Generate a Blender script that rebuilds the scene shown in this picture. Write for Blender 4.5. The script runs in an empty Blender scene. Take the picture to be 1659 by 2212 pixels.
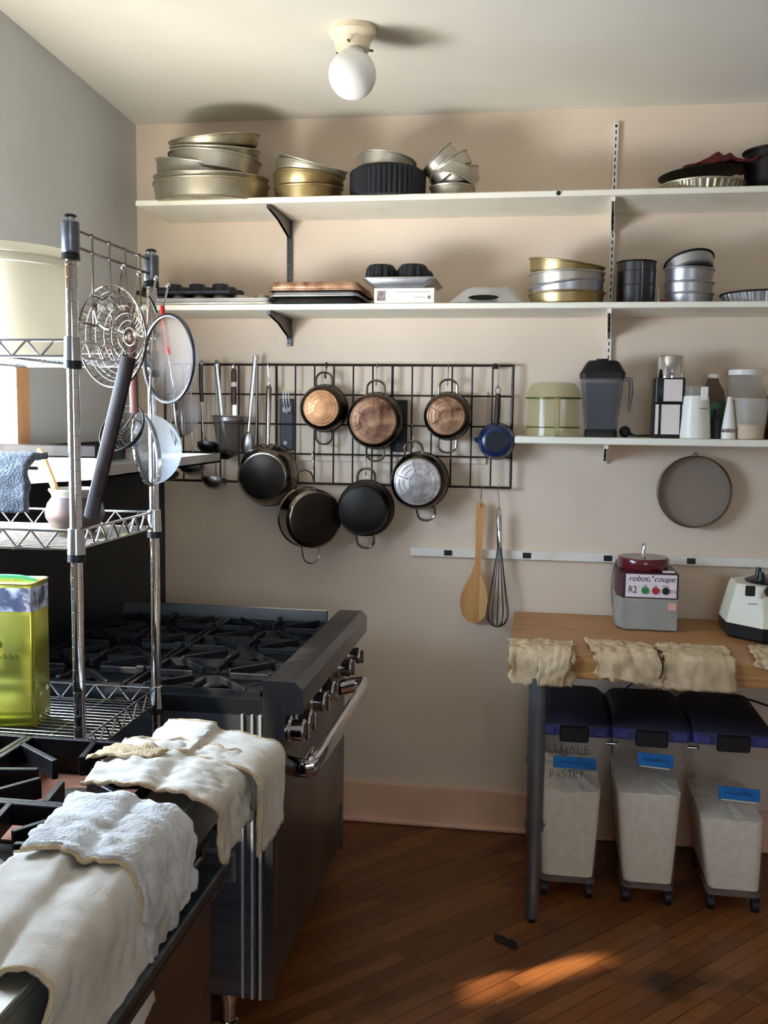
import bpy, math, random
from mathutils import Vector, Matrix, noise

# ---------------------------------------------------------------- camera, sky, sun, exposure
scene = bpy.context.scene
COL = scene.collection
F_PX, CX, CY = 2100.0, 829.5, 1106.0
PITCH, YAW, ROLL = 0.0988557, 0.1560986, 0.0121620
CAM = Vector((0.0, -3.9, 1.70))
_cp, _sp, _c, _s = math.cos(PITCH), math.sin(PITCH), math.cos(YAW), math.sin(YAW)
FW = Vector((-_s * _cp, _c * _cp, -_sp)); _ri = Vector((_c, _s, 0)); _up = _ri.cross(FW)
RI = _ri * math.cos(ROLL) + _up * math.sin(ROLL); UP = -_ri * math.sin(ROLL) + _up * math.cos(ROLL)
cd = bpy.data.cameras.new('camera'); cam = bpy.data.objects.new('camera', cd); COL.objects.link(cam)
cd.sensor_fit = 'HORIZONTAL'; cd.sensor_width = 36.0; cd.lens = F_PX / 1659 * 36.0
cd.clip_start = 0.02; cd.clip_end = 100
cam.matrix_world = Matrix(((RI.x, UP.x, -FW.x, CAM.x), (RI.y, UP.y, -FW.y, CAM.y), (RI.z, UP.z, -FW.z, CAM.z), (0, 0, 0, 1)))
scene.camera = cam

def srgb(r, g, b):
    f = lambda v: (v / 255) / 12.92 if v / 255 <= 0.04045 else ((v / 255 + 0.055) / 1.055) ** 2.4
    return (f(r), f(g), f(b), 1.0)

world = bpy.data.worlds.new('sky'); scene.world = world; world.use_nodes = True
bg = world.node_tree.nodes['Background']; bg.inputs['Color'].default_value = (0.80, 0.90, 1.0, 1); bg.inputs['Strength'].default_value = 4.0

def light(name, kind, loc, direction, energy, color, **kw):
    l = bpy.data.lights.new(name, kind); l.energy = energy; l.color = color
    for k, v in kw.items(): setattr(l, k, v)
    o = bpy.data.objects.new(name, l); COL.objects.link(o); o.location = loc
    o.rotation_euler = Vector(direction).to_track_quat('-Z', 'Y').to_euler()
    return o
light('sun', 'SUN', (-4, -4, 6), (0.81, 0.585, -0.80), 16.0, (1.0, 0.88, 0.68), angle=0.03)
light('daylight_sky_window', 'AREA', (-1.76, -1.72, 1.68), (1, 0.35, -0.45), 80.0, (0.56, 0.75, 1.0), shape='RECTANGLE', size=1.12, size_y=0.66, spread=math.radians(150))
light('daylight_ground_window', 'AREA', (-1.76, -1.72, 1.64), (0.38, 0.50, 1.15), 60.0, (1.0, 0.955, 0.86), shape='RECTANGLE', size=1.12, size_y=0.66, spread=math.radians(125))
light('added_rear_fill', 'AREA', (0.9, -6.28, 1.75), (0, 1, 0), 14.0, (0.70, 0.82, 1.0), shape='RECTANGLE', size=1.5, size_y=1.2)  # unseen fill light added behind the camera
vs = scene.view_settings
vs.view_transform = 'Standard'; vs.look = 'None'; vs.gamma = 1.0; vs.use_curve_mapping = False
vs.exposure = 0.2
scene.cycles.use_denoising = True
scene.cycles.max_bounces = 10; scene.cycles.diffuse_bounces = 5; scene.cycles.glossy_bounces = 4
scene.cycles.transparent_max_bounces = 24; scene.cycles.transmission_bounces = 6
scene.cycles.sample_clamp_indirect = 6.0; scene.cycles.caustics_refractive = False; scene.cycles.caustics_reflective = True; scene.cycles.blur_glossy = 1.0

# ---------------------------------------------------------------- measuring helpers (a sight line met with a real plane)
def ray(px, py): return FW + RI * ((px - CX) / F_PX) - UP * ((py - CY) / F_PX)
def atY(px, py, Y): d = ray(px, py); return CAM + d * ((Y - CAM.y) / d.y)
def atX(px, py, X): d = ray(px, py); return CAM + d * ((X - CAM.x) / d.x)
def atZ(px, py, Z): d = ray(px, py); return CAM + d * ((Z - CAM.z) / d.z)
def mpx(p): return ((p - CAM).dot(FW)) / F_PX      # metres for one picture element at that distance

# ---------------------------------------------------------------- mesh builder
PI = math.pi
def T(x, y=None, z=None): return Matrix.Translation(Vector((x, y, z)) if y is not None else Vector(x))
def RX(a): return Matrix.Rotation(a, 4, 'X')
def RY(a): return Matrix.Rotation(a, 4, 'Y')
def RZ(a): return Matrix.Rotation(a, 4, 'Z')

class MB:
    def __init__(self): self.v = []; self.f = []
    def add(self, verts, faces, M=None):
        n = len(self.v)
        self.v += [(M @ Vector(v)) if M else Vector(v) for v in verts]
        self.f += [tuple(i + n for i in f) for f in faces]
        return self
    def box(self, x0, x1, y0, y1, z0, z1, M=None, ch=0.0):
        if ch <= 0:
            v = [(x, y, z) for z in (z0, z1) for y in (y0, y1) for x in (x0, x1)]
            return self.add(v, [(0, 2, 3, 1), (4, 5, 7, 6), (0, 1, 5, 4), (2, 6, 7, 3), (0, 4, 6, 2), (1, 3, 7, 5)], M)
        p = [(x0 + ch, y0), (x1 - ch, y0), (x1, y0 + ch), (x1, y1 - ch), (x1 - ch, y1), (x0 + ch, y1), (x0, y1 - ch), (x0, y0 + ch)]
        q = [(min(max(x, x0 + ch), x1 - ch), min(max(y, y0 + ch), y1 - ch)) for x, y in p]
        rings = [[(x, y, z0) for x, y in q], [(x, y, z0 + ch) for x, y in p], [(x, y, z1 - ch) for x, y in p], [(x, y, z1) for x, y in q]]
        return self.loft(rings, True, True, M)
    def loft(self, rings, cap0=True, cap1=True, M=None, closed=True):
        n = len(rings[0]); v = [p for r in rings for p in r]; f = []
        for i in range(len(rings) - 1):
            for j in range(n if closed else n - 1):
                k = (j + 1) % n
                f.append((i * n + j, i * n + k, (i + 1) * n + k, (i + 1) * n + j))
        if cap0: f.append(tuple(range(n - 1, -1, -1)))
        if cap1: b = (len(rings) - 1) * n; f.append(tuple(range(b, b + n)))
        return self.add(v, f, M)
    def prism(self, poly, z0, z1, M=None):
        return self.loft([[(x, y, z0) for x, y in poly], [(x, y, z1) for x, y in poly]], True, True, M)
    def lathe(self, prof, n=32, M=None, a0=0.0, a1=2 * PI):
        full = abs(a1 - a0 - 2 * PI) < 1e-6
        m = n if full else n + 1
        v = []; f = []; idx = []
        for r, z in prof:
            if r < 1e-6:
                idx.append([len(v)] * m); v.append((0, 0, z))
            else:
                s = len(v); idx.append([s + j for j in range(m)])
                for j in range(m):
                    a = a0 + (a1 - a0) * j / n
                    v.append((r * math.cos(a), r * math.sin(a), z))
        for i in range(len(prof) - 1):
            for j in range(n):
                k = (j + 1) % m
                q = [idx[i][j], idx[i][k], idx[i + 1][k], idx[i + 1][j]]
                u = []
                for t in q:
                    if t not in u: u.append(t)
                if len(u) > 2: f.append(tuple(u))
        return self.add(v, f, M)
    def tube(self, pts, r, n=8, closed=False, M=None, flat=None):
        pts = [Vector(p) for p in pts]; m = len(pts); rings = []
        rr = r if isinstance(r, (list, tuple)) else [r] * m
        tg = []
        for i in range(m):
            a = pts[(i - 1) % m] if (closed or i > 0) else pts[0]
            b = pts[(i + 1) % m] if (closed or i < m - 1) else pts[-1]
            d = (b - a); tg.append(d.normalized() if d.length > 1e-9 else Vector((0, 0, 1)))
        up = Vector((0, 0, 1)) if abs(tg[0].z) < 0.9 else Vector((1, 0, 0))
        nrm = (up - tg[0] * up.dot(tg[0])).normalized()
        for i in range(m):
            nrm = nrm - tg[i] * nrm.dot(tg[i])
            nrm = nrm.normalized() if nrm.length > 1e-6 else tg[i].orthogonal().normalized()
            bn = tg[i].cross(nrm)
            rings.append([pts[i] + nrm * (rr[i] * math.cos(2 * PI * j / n)) + bn * (rr[i] * math.sin(2 * PI * j / n) * (flat or 1.0)) for j in range(n)])
        if closed:
            k = len(rings); v = [p for q in rings for p in q]; f = []
            for i in range(k):
                for j in range(n):
                    f.append((i * n + j, i * n + (j + 1) % n, ((i + 1) % k) * n + (j + 1) % n, ((i + 1) % k) * n + j))
            return self.add(v, f, M)
        return self.loft(rings, True, True, M)
    def cyl(self, p0, p1, r0, r1=None, n=16, M=None):
        return self.tube([p0, p1], [r0, r0 if r1 is None else r1], n, False, M)
    def ball(self, c, r, n=16, sz=1.0, M=None):
        k = max(6, n // 2)
        prof = [(r * math.sin(PI * i / k), -r * sz * math.cos(PI * i / k)) for i in range(k + 1)]
        return self.lathe(prof, n, (M or Matrix()) @ T(c))
    def grid(self, P, M=None):
        n, m = len(P), len(P[0]); v = [p for r in P for p in r]
        f = [(i * m + j, i * m + j + 1, (i + 1) * m + j + 1, (i + 1) * m + j) for i in range(n - 1) for j in range(m - 1)]
        return self.add(v, f, M)

def circle(c, r, n=32, ax='Z', sx=1.0, sy=1.0, a0=0.0):
    c = Vector(c); out = []
    for i in range(n):
        a = a0 + 2 * PI * i / n; u, w = r * sx * math.cos(a), r * sy * math.sin(a)
        out.append(c + (Vector((u, w, 0)) if ax == 'Z' else Vector((u, 0, w)) if ax == 'Y' else Vector((0, u, w))))
    return out
def arc(c, r, a0, a1, n=12, ax='Y', ry=None):
    c = Vector(c); out = []
    for i in range(n + 1):
        a = a0 + (a1 - a0) * i / n; u, w = r * math.cos(a), (ry or r) * math.sin(a)
        out.append(c + (Vector((u, w, 0)) if ax == 'Z' else Vector((u, 0, w)) if ax == 'Y' else Vector((0, u, w))))
    return out
def rrect(x0, x1, y0, y1, r, n=5):
    out = []
    for cx, cy, a in ((x1 - r, y0 + r, -PI / 2), (x1 - r, y1 - r, 0), (x0 + r, y1 - r, PI / 2), (x0 + r, y0 + r, PI)):
        for i in range(n + 1):
            t = a + PI / 2 * i / n; out.append((cx + r * math.cos(t), cy + r * math.sin(t)))
    return out
def spline(pts, k=6):
    pts = [Vector(p) for p in pts]; out = []
    for i in range(len(pts) - 1):
        p0 = pts[max(i - 1, 0)]; p1 = pts[i]; p2 = pts[i + 1]; p3 = pts[min(i + 2, len(pts) - 1)]
        for j in range(k):
            t = j / k
            out.append(0.5 * ((2 * p1) + (p2 - p0) * t + (2 * p0 - 5 * p1 + 4 * p2 - p3) * t * t + (3 * p1 - p0 - 3 * p2 + p3) * t ** 3))
    out.append(pts[-1]); return out

# ---------------------------------------------------------------- objects
def build(name, mb, mat, parent=None, smooth=35, origin=None):
    me = bpy.data.meshes.new(name)
    xs = [p.x for p in mb.v]; ys = [p.y for p in mb.v]; zs = [p.z for p in mb.v]
    o0 = origin or Vector(((min(xs) + max(xs)) / 2, (min(ys) + max(ys)) / 2, min(zs)))
    me.from_pydata([p - o0 for p in mb.v], [], mb.f); me.update()
    import bmesh as _b
    bm = _b.new(); bm.from_mesh(me); _b.ops.recalc_face_normals(bm, faces=bm.faces); bm.to_mesh(me); bm.free()
    if smooth:
        for p in me.polygons: p.use_smooth = True
        me.set_sharp_from_angle(angle=math.radians(smooth))
    me.materials.append(mat if not isinstance(mat, str) else M_[mat])
    o = bpy.data.objects.new(name, me); COL.objects.link(o)
    if parent is not None:
        o.parent = parent; o.location = o0 - wpos(parent)
    else: o.location = o0
    return o
def wpos(o):
    p = Vector(o.location)
    while o.parent: o = o.parent; p += Vector(o.location)
    return p
def tag(o, label=None, cat=None, group=None, kind=None):
    if label: o['label'] = label
    if cat: o['category'] = cat
    if group: o['group'] = group
    if kind: o['kind'] = kind
    return o
def empty(name, loc, label, cat, group=None, kind=None):
    o = bpy.data.objects.new(name, None); o.empty_display_size = 0.05; COL.objects.link(o); o.location = loc
    return tag(o, label, cat, group, kind)
def copy_tree(o, offset, label=None, group=None, parent=None):
    c = o.copy(); COL.objects.link(c); c.parent = parent
    if parent is None: c.location = Vector(o.location) + Vector(offset)
    if label: c['label'] = label
    if group: c['group'] = group
    for ch in list(o.children): copy_tree(ch, offset, parent=c)
    return c
def solid(o, t, off=0.0):
    m = o.modifiers.new('thickness', 'SOLIDIFY'); m.thickness = t; m.offset = off; return o

# ---------------------------------------------------------------- materials
M_ = {}
def mat(name, col, rough=0.5, metal=0.0, col2=None, nscale=8.0, ndet=4.0, bump=0.0, bscale=60.0, stretch=None, trans=0.0, alpha=1.0, spec=0.5, coat=0.0, sss=0.0, lo=0.35, hi=0.65, rvar=0.0, ior=1.45, aniso=None):
    m = bpy.data.materials.new(name); m.use_nodes = True; nt = m.node_tree; N = nt.nodes; L = nt.links
    p = N['Principled BSDF']
    c1 = srgb(*col)
    p.inputs['Base Color'].default_value = c1; p.inputs['Roughness'].default_value = rough; p.inputs['Metallic'].default_value = metal
    p.inputs['Specular IOR Level'].default_value = spec; p.inputs['Transmission Weight'].default_value = trans; p.inputs['Alpha'].default_value = alpha
    p.inputs['Coat Weight'].default_value = coat; p.inputs['IOR'].default_value = ior
    if sss: p.inputs['Subsurface Weight'].default_value = sss; p.inputs['Subsurface Radius'].default_value = (0.02, 0.015, 0.01)
    tc = N.new('ShaderNodeTexCoord'); mp = N.new('ShaderNodeMapping'); L.new(tc.outputs['Object'], mp.inputs['Vector'])
    if stretch: mp.inputs['Scale'].default_value = stretch
    if col2 is not None or rvar:
        nz = N.new('ShaderNodeTexNoise'); nz.inputs['Scale'].default_value = nscale; nz.inputs['Detail'].default_value = ndet
        L.new(mp.outputs['Vector'], nz.inputs['Vector'])
        mr = N.new('ShaderNodeMapRange'); mr.inputs['From Min'].default_value = lo; mr.inputs['From Max'].default_value = hi
        L.new(nz.outputs['Fac'], mr.inputs['Value'])
        if col2 is not None:
            mx = N.new('ShaderNodeMix'); mx.data_type = 'RGBA'
            mx.inputs['A'].default_value = c1; mx.inputs['B'].default_value = srgb(*col2)
            L.new(mr.outputs['Result'], mx.inputs['Factor']); L.new(mx.outputs['Result'], p.inputs['Base Color'])
        if rvar:
            m2 = N.new('ShaderNodeMapRange'); m2.inputs['To Min'].default_value = max(0, rough - rvar); m2.inputs['To Max'].default_value = min(1, rough + rvar)
            L.new(nz.outputs['Fac'], m2.inputs['Value']); L.new(m2.outputs['Result'], p.inputs['Roughness'])
    if bump:
        nb = N.new('ShaderNodeTexNoise'); nb.inputs['Scale'].default_value = bscale; nb.inputs['Detail'].default_value = 5
        L.new(mp.outputs['Vector'], nb.inputs['Vector'])
        b = N.new('ShaderNodeBump'); b.inputs['Strength'].default_value = bump; b.inputs['Distance'].default_value = 0.01
        L.new(nb.outputs['Fac'], b.inputs['Height']); L.new(b.outputs['Normal'], p.inputs['Normal'])
    M_[name] = m; return m
def mesh_mat(name, col, open_share, rough=0.4, metal=1.0, col2=None):
    """fine woven wire or clear film: part of the light goes straight through"""
    m = mat(name, col, rough, metal, col2=col2, nscale=14)
    nt = m.node_tree; N = nt.nodes; L = nt.links
    out = N['Material Output']; tr = N.new('ShaderNodeBsdfTransparent'); mx = N.new('ShaderNodeMixShader'); mx.inputs['Fac'].default_value = open_share
    L.new(N['Principled BSDF'].outputs['BSDF'], mx.inputs[1]); L.new(tr.outputs['BSDF'], mx.inputs[2]); L.new(mx.outputs['Shader'], out.inputs['Surface'])
    return m

mat('wall_paint', (229, 210, 188), 0.75, col2=(222, 202, 180), nscale=2.2, bump=0.05, bscale=120)
mat('ceiling_paint', (228, 224, 212), 0.85, col2=(221, 216, 203), nscale=1.5, bump=0.04, bscale=90)
mat('wall_paint_cool_lit', (208, 211, 212), 0.75, col2=(200, 203, 204), nscale=2, bump=0.05, bscale=120)  # same wall paint with cool sky light put into its colour
mat('base_paint', (236, 192, 164), 0.55, col2=(226, 180, 150), nscale=6)
mat('shelf_paint', (243, 238, 222), 0.42, col2=(228, 220, 198), nscale=5, lo=0.5, hi=0.8, bump=0.03, bscale=40)
mat('white_paint', (238, 232, 220), 0.45, col2=(224, 214, 198), nscale=12, lo=0.5, hi=0.8)
mat('casing_wood', (214, 164, 118), 0.5, col2=(190, 136, 92), nscale=3, stretch=(6, 6, 1))
mat('steel', (186, 186, 186), 0.32, 1.0, col2=(165, 165, 166), nscale=4, stretch=(1, 12, 12), rvar=0.06)
mat('shelf_steel', (226, 224, 218), 0.36, 1.0, col2=(206, 204, 200), nscale=6, rvar=0.05)
mat('steel_dark', (96, 96, 100), 0.35, 1.0, col2=(70, 70, 74), nscale=5, rvar=0.1)
mat('chrome', (225, 226, 230), 0.07, 1.0)
mat('wire_chrome', (200, 202, 206), 0.18, 1.0)
mat('tin', (206, 202, 192), 0.42, 0.88, col2=(176, 168, 150), nscale=9, rvar=0.12, bump=0.03, bscale=30)
mat('tin_warm', (196, 190, 172), 0.44, 0.88, col2=(164, 152, 124), nscale=7, rvar=0.12)
mat('tin_gold', (190, 174, 132), 0.40, 0.92, col2=(158, 134, 88), nscale=6, rvar=0.12)
mat('tin_blue', (200, 201, 204), 0.38, 0.9, col2=(168, 168, 172), nscale=7, rvar=0.12)
mat('dull_dark', (52, 48, 44), 0.5, 0.9, col2=(34, 32, 30), nscale=9)
mat('pot_side', (96, 84, 72), 0.28, 1.0, col2=(52, 44, 38), nscale=7, rvar=0.12)
mat('pot_steel', (150, 144, 136), 0.2, 1.0, col2=(104, 92, 80), nscale=6, rvar=0.08)
mat('pot_black', (30, 28, 27), 0.45, 0.6, col2=(54, 46, 40), nscale=9, rvar=0.12, lo=0.45, hi=0.8)
mat('pot_scorched', (58, 52, 48), 0.4, 0.8, col2=(30, 27, 26), nscale=7, rvar=0.12)
mat('base_copper', (206, 160, 116), 0.45, 0.75, col2=(166, 112, 74), nscale=30, lo=0.3, hi=0.75)
mat('base_burnt', (176, 134, 104), 0.5, 0.6, col2=(84, 50, 34), nscale=18, lo=0.35, hi=0.62)
mat('base_brown', (190, 152, 122), 0.5, 0.65, col2=(112, 70, 46), nscale=26, lo=0.35, hi=0.65)
mat('base_silver', (196, 190, 186), 0.4, 0.85, col2=(150, 140, 134), nscale=30)
mat('grid_wire', (34, 24, 18), 0.45, 0.3)
mat('cast_iron', (30, 30, 33), 0.55, 0.35, col2=(20, 20, 22), nscale=30, bump=0.12, bscale=120)
mat('cast_worn', (40, 36, 38), 0.42, 0.5, col2=(24, 21, 23), nscale=18, bump=0.12, bscale=120)
mat('rust_plate', (70, 58, 52), 0.6, 0.5, col2=(38, 32, 30), nscale=12, bump=0.2, bscale=60)
mat('copper_plate', (176, 122, 98), 0.5, 0.6, col2=(120, 76, 60), nscale=12)
mat('range_steel', (132, 130, 130), 0.32, 0.95, col2=(112, 110, 112), nscale=3, stretch=(10, 1, 1), rvar=0.06)
mat('range_side', (128, 132, 140), 0.36, 0.92, col2=(108, 112, 120), nscale=4, stretch=(1, 1, 12), rvar=0.06)
mat('range_black', (34, 36, 42), 0.42, 0.5, col2=(24, 26, 30), nscale=6)
mat('range_blue', (92, 100, 112), 0.35, 0.8, col2=(70, 76, 86), nscale=5, stretch=(1, 6, 1))
mat('ledge_steel', (190, 190, 186), 0.42, 0.85, col2=(164, 166, 162), nscale=6, rvar=0.08)
mat('pipe_grey', (128, 132, 138), 0.35, 0.7, col2=(108, 112, 118), nscale=6)
mat('black_plastic', (20, 20, 22), 0.4)
mat('navy_black', (24, 25, 33), 0.5, col2=(17, 18, 24), nscale=12)
mat('rubber', (16, 16, 18), 0.7)
mat('dark_wood', (50, 34, 32), 0.5, col2=(32, 22, 22), nscale=4, stretch=(20, 20, 2), bump=0.05)
mat('red_wood', (112, 66, 48), 0.5, col2=(80, 42, 32), nscale=4, stretch=(20, 20, 2))
mat('brown_grip', (84, 46, 36), 0.45, col2=(66, 34, 27), nscale=10)
mat('pale_wood', (206, 156, 96), 0.5, col2=(186, 130, 74), nscale=3, stretch=(18, 18, 1.5))
mat('pale_wood2', (218, 176, 118), 0.5, col2=(204, 156, 98), nscale=3, stretch=(18, 18, 1.5))
mat('stick_wood', (222, 180, 128), 0.55, col2=(206, 158, 106), nscale=5, stretch=(20, 20, 2))
mat('butcher', (190, 142, 86), 0.42, col2=(156, 106, 58), nscale=4, stretch=(1.2, 26, 26), lo=0.3, hi=0.7)
mat('towel', (216, 192, 158), 0.95, col2=(180, 156, 122), nscale=9, bump=0.35, bscale=180, spec=0.1)
mat('towel_white', (220, 221, 223), 0.95, col2=(186, 182, 176), nscale=14, bump=0.45, bscale=150, spec=0.1)
mat('towel_smooth', (214, 208, 198), 0.9, col2=(180, 164, 140), nscale=6, lo=0.45, hi=0.78, bump=0.25, bscale=320, spec=0.1)
mat('towel_tan', (196, 170, 136), 0.95, col2=(214, 192, 160), nscale=9, bump=0.5, bscale=260, spec=0.1)
mat('towel_grey', (146, 150, 156), 0.95, col2=(98, 102, 110), nscale=26, bump=0.9, bscale=200, spec=0.1)
mat('globe_glass', (240, 240, 238), 0.12, 0.0, spec=0.5, sss=0.3)
mat('lamp_cream', (232, 218, 190), 0.4)
mat('brass', (110, 88, 56), 0.35, 1.0)
mat('blue_enamel', (20, 44, 88), 0.22, 0.0, col2=(14, 30, 62), nscale=6, coat=0.3)
mat('blue_worn', (22, 28, 42), 0.5, 0.2, col2=(14, 17, 26), nscale=14)
mat('bin_lid', (44, 44, 56), 0.5, col2=(38, 38, 50), nscale=6)
mat('bin_lid_edge', (62, 62, 118), 0.45)
mesh_mat('bin_plastic', (176, 168, 164), 0.84, 0.25, 0.0)
mat('flour', (250, 240, 224), 0.95, col2=(240, 228, 208), nscale=40, bump=0.2, bscale=80, spec=0.1)
mat('tape_blue', (28, 116, 190), 0.6, col2=(22, 98, 166), nscale=20)
mat('tape_white', (226, 222, 216), 0.6)
mat('ink', (26, 24, 34), 0.7)
mat('castor', (22, 22, 30), 0.5)
mat('maroon', (96, 26, 36), 0.22, coat=0.4)
mat('maroon_dark', (58, 24, 30), 0.4)
mat('machine_grey', (160, 158, 150), 0.45, col2=(148, 146, 138), nscale=9)
mat('panel_pink', (236, 220, 224), 0.4)
mat('btn_green', (34, 130, 78), 0.35)
mat('btn_red', (176, 38, 42), 0.35)
mat('btn_black', (22, 24, 32), 0.35)
mat('sticker', (226, 170, 150), 0.6)
mat('cream_plastic', (226, 220, 200), 0.4)
mat('white_plastic', (232, 228, 218), 0.35, sss=0.1)
mesh_mat('amber_plastic', (176, 166, 110), 0.58, 0.15, 0.0)
mesh_mat('smoke_plastic', (92, 92, 100), 0.48, 0.15, 0.0)
mesh_mat('clear_plastic', (206, 206, 200), 0.80, 0.12, 0.0)
mesh_mat('frosted_plastic', (222, 218, 206), 0.66, 0.3, 0.0)
mesh_mat('brown_glass', (84, 60, 36), 0.4, 0.08, 0.0)
mesh_mat('sieve_mesh', (120, 114, 110), 0.42, 0.6, 0.3)
mesh_mat('sieve_mesh_dark', (98, 88, 84), 0.45, 0.6, 0.4)
mesh_mat('sieve_mesh_pale', (176, 180, 182), 0.5, 0.65, 0.2)
mesh_mat('tamis_mesh', (150, 134, 118), 0.30, 0.7, 0.2)
mesh_mat('pane', (235, 240, 245), 0.93, 0.02, 0.0)
mat('brown_liquid', (92, 62, 34), 0.2)
mat('green_label', (44, 92, 66), 0.5, col2=(70, 110, 84), nscale=30)
mat('black_label', (26, 24, 26), 0.4)
mat('pink_label', (192, 180, 174), 0.35, 0.5)
mat('foil', (220, 220, 220), 0.26, 0.65, col2=(196, 196, 198), nscale=6)
mat('oats', (222, 190, 146), 0.9, col2=(204, 168, 124), nscale=60)
mat('card_white', (232, 222, 212), 0.7)
mat('card_print', (92, 84, 84), 0.7, col2=(170, 150, 140), nscale=60)
mat('print_faint', (176, 164, 158), 0.7)
mat('red_cloth', (120, 26, 32), 0.85, col2=(86, 18, 24), nscale=8, bump=0.3, bscale=200)
mat('red_plastic', (216, 42, 40), 0.4)
mat('red_bead', (150, 40, 36), 0.4)
mat('bucket', (241, 238, 226), 0.38, col2=(234, 230, 216), nscale=3)
def _translucent(m, share):
    N = m.node_tree.nodes; L = m.node_tree.links
    t = N.new('ShaderNodeBsdfTranslucent'); t.inputs['Color'].default_value = srgb(236, 234, 226); x = N.new('ShaderNodeMixShader'); x.inputs['Fac'].default_value = share
    L.new(N['Principled BSDF'].outputs['BSDF'], x.inputs[1]); L.new(t.outputs['BSDF'], x.inputs[2]); L.new(x.outputs['Shader'], N['Material Output'].inputs['Surface'])
_translucent(M_['bucket'], 0.5)
mat('bucket_label', (232, 214, 160), 0.6)
mat('stoneware', (98, 78, 70), 0.45, col2=(58, 36, 36), nscale=5, stretch=(1, 1, 5), lo=0.4, hi=0.6)
mat('stone_rim', (156, 152, 138), 0.4)
mat('olive_tin', (222, 222, 116), 0.22, 0.8, col2=(190, 188, 44), nscale=3)
mat('olive_print', (70, 82, 30), 0.4, 0.4)
mat('tin_top', (226, 206, 140), 0.3, 0.8)
mat('paper_print', (206, 208, 224), 0.6, col2=(70, 74, 96), nscale=24, lo=0.42, hi=0.58)
mat('green_paint', (24, 104, 74), 0.4)
mat('floor_gap', (34, 20, 13), 0.8)
# ---------------------------------------------------------------- the room
H_CEIL = 2.87
XL, LSLOPE = -1.66, 0.060            # side wall runs very slightly askew
XR, YR = 3.0, -6.2
def struct(name, mb, m, parent=None, label=None):
    o = build(name, mb, m, parent)
    if parent is None: tag(o, label or name.replace('_', ' '), 'room', kind='structure')
    return o
wb = struct('wall_back', MB().box(-2.0, XR + 0.1, 0, 0.12, -0.03, H_CEIL), 'wall_paint', label='cream painted back wall behind the shelves'); wb['category'] = 'wall'
c_ = struct('ceiling', MB().box(-2.0, XR + 0.1, YR - 0.2, 0.12, H_CEIL, H_CEIL + 0.1), 'ceiling_paint', label='white painted ceiling above the kitchen'); c_['category'] = 'ceiling'
# side wall with a window opening: local u along the wall (towards the camera), built then turned
WU0, WU1, WZ0, WZ1 = 1.13, 2.31, 1.32, 2.02
ML = T(XL, 0, 0) @ RZ(math.atan(LSLOPE))
def lw(u0, u1, z0, z1, x0=-0.14, x1=0.0): return (x0, x1, -u1, -u0, z0, z1)
m = MB()
for b in (lw(-0.05, WU0, -0.03, H_CEIL), lw(WU1, 6.3, -0.03, H_CEIL), lw(WU0, WU1, -0.03, WZ0), lw(WU0, WU1, WZ1, H_CEIL)): m.box(*b, M=ML)
w_ = struct('wall_left', m, 'wall_paint_cool_lit', label='painted wall with the window, cool light in its colour'); w_['category'] = 'wall'
win = empty('window_1', ML @ Vector((0, -(WU0 + WU1) / 2, WZ0)), 'tan wooden window above the range shelf', 'window', kind='structure')
cw = 0.085
for b in (lw(WU0 - cw, WU0, WZ0 - 0.02, WZ1 + cw, 0.0, 0.018), lw(WU1, WU1 + cw, WZ0 - 0.02, WZ1 + cw, 0.0, 0.018), lw(WU0, WU1, WZ1, WZ1 + cw, 0.0, 0.018), lw(WU0 - cw, WU1 + cw, WZ0 - 0.045, WZ0 - 0.02, 0.0, 0.05)):
    build('casing', MB().box(*b, M=ML), 'casing_wood', win)
um = (WU0 + WU1) / 2
for a, b in ((WU0, um), (um, WU1)):
    m = MB()
    for q in (lw(a, a + 0.035, WZ0, WZ1, -0.09, -0.05), lw(b - 0.035, b, WZ0, WZ1, -0.09, -0.05), lw(a, b, WZ0, WZ0 + 0.04, -0.09, -0.05), lw(a, b, WZ1 - 0.035, WZ1, -0.09, -0.05)): m.box(*q, M=ML)
    s = build('sash', m, 'white_paint', win)
    build('pane', MB().box(*lw(a + 0.03, b - 0.03, WZ0 + 0.035, WZ1 - 0.03, -0.073, -0.068), M=ML), 'pane', s)
# the rest of the room, behind the camera and beside it
w_ = struct('wall_right', MB().box(XR, XR + 0.1, YR, 0, -0.03, H_CEIL), 'wall_paint', label='cream wall on the far side of the room'); w_['category'] = 'wall'
m = MB()
for b in ((-2.0, 0.1, YR - 0.12, YR, -0.03, H_CEIL), (1.7, XR + 0.1, YR - 0.12, YR, -0.03, H_CEIL), (0.1, 1.7, YR - 0.12, YR, -0.03, 1.1), (0.1, 1.7, YR - 0.12, YR, 2.4, H_CEIL)): m.box(*b)
w_ = struct('wall_rear', m, 'wall_paint', label='cream wall behind the viewer with an added window'); w_['category'] = 'wall'
win2 = empty('added_fill_window', (0.9, YR, 1.1), 'plain white window added behind the viewer for fill light', 'window', kind='structure')  # window added out of view to carry the rear fill light
m = MB()
for b in ((0.1, 0.16, YR - 0.08, YR - 0.03, 1.1, 2.4), (1.64, 1.7, YR - 0.08, YR - 0.03, 1.1, 2.4), (0.16, 1.64, YR - 0.08, YR - 0.03, 1.1, 1.16), (0.16, 1.64, YR - 0.08, YR - 0.03, 2.34, 2.4)): m.box(*b)
build('sash', m, 'white_paint', win2); build('pane', MB().box(0.15, 1.65, YR - 0.06, YR - 0.05, 1.15, 2.35), 'pane', win2)

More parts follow.
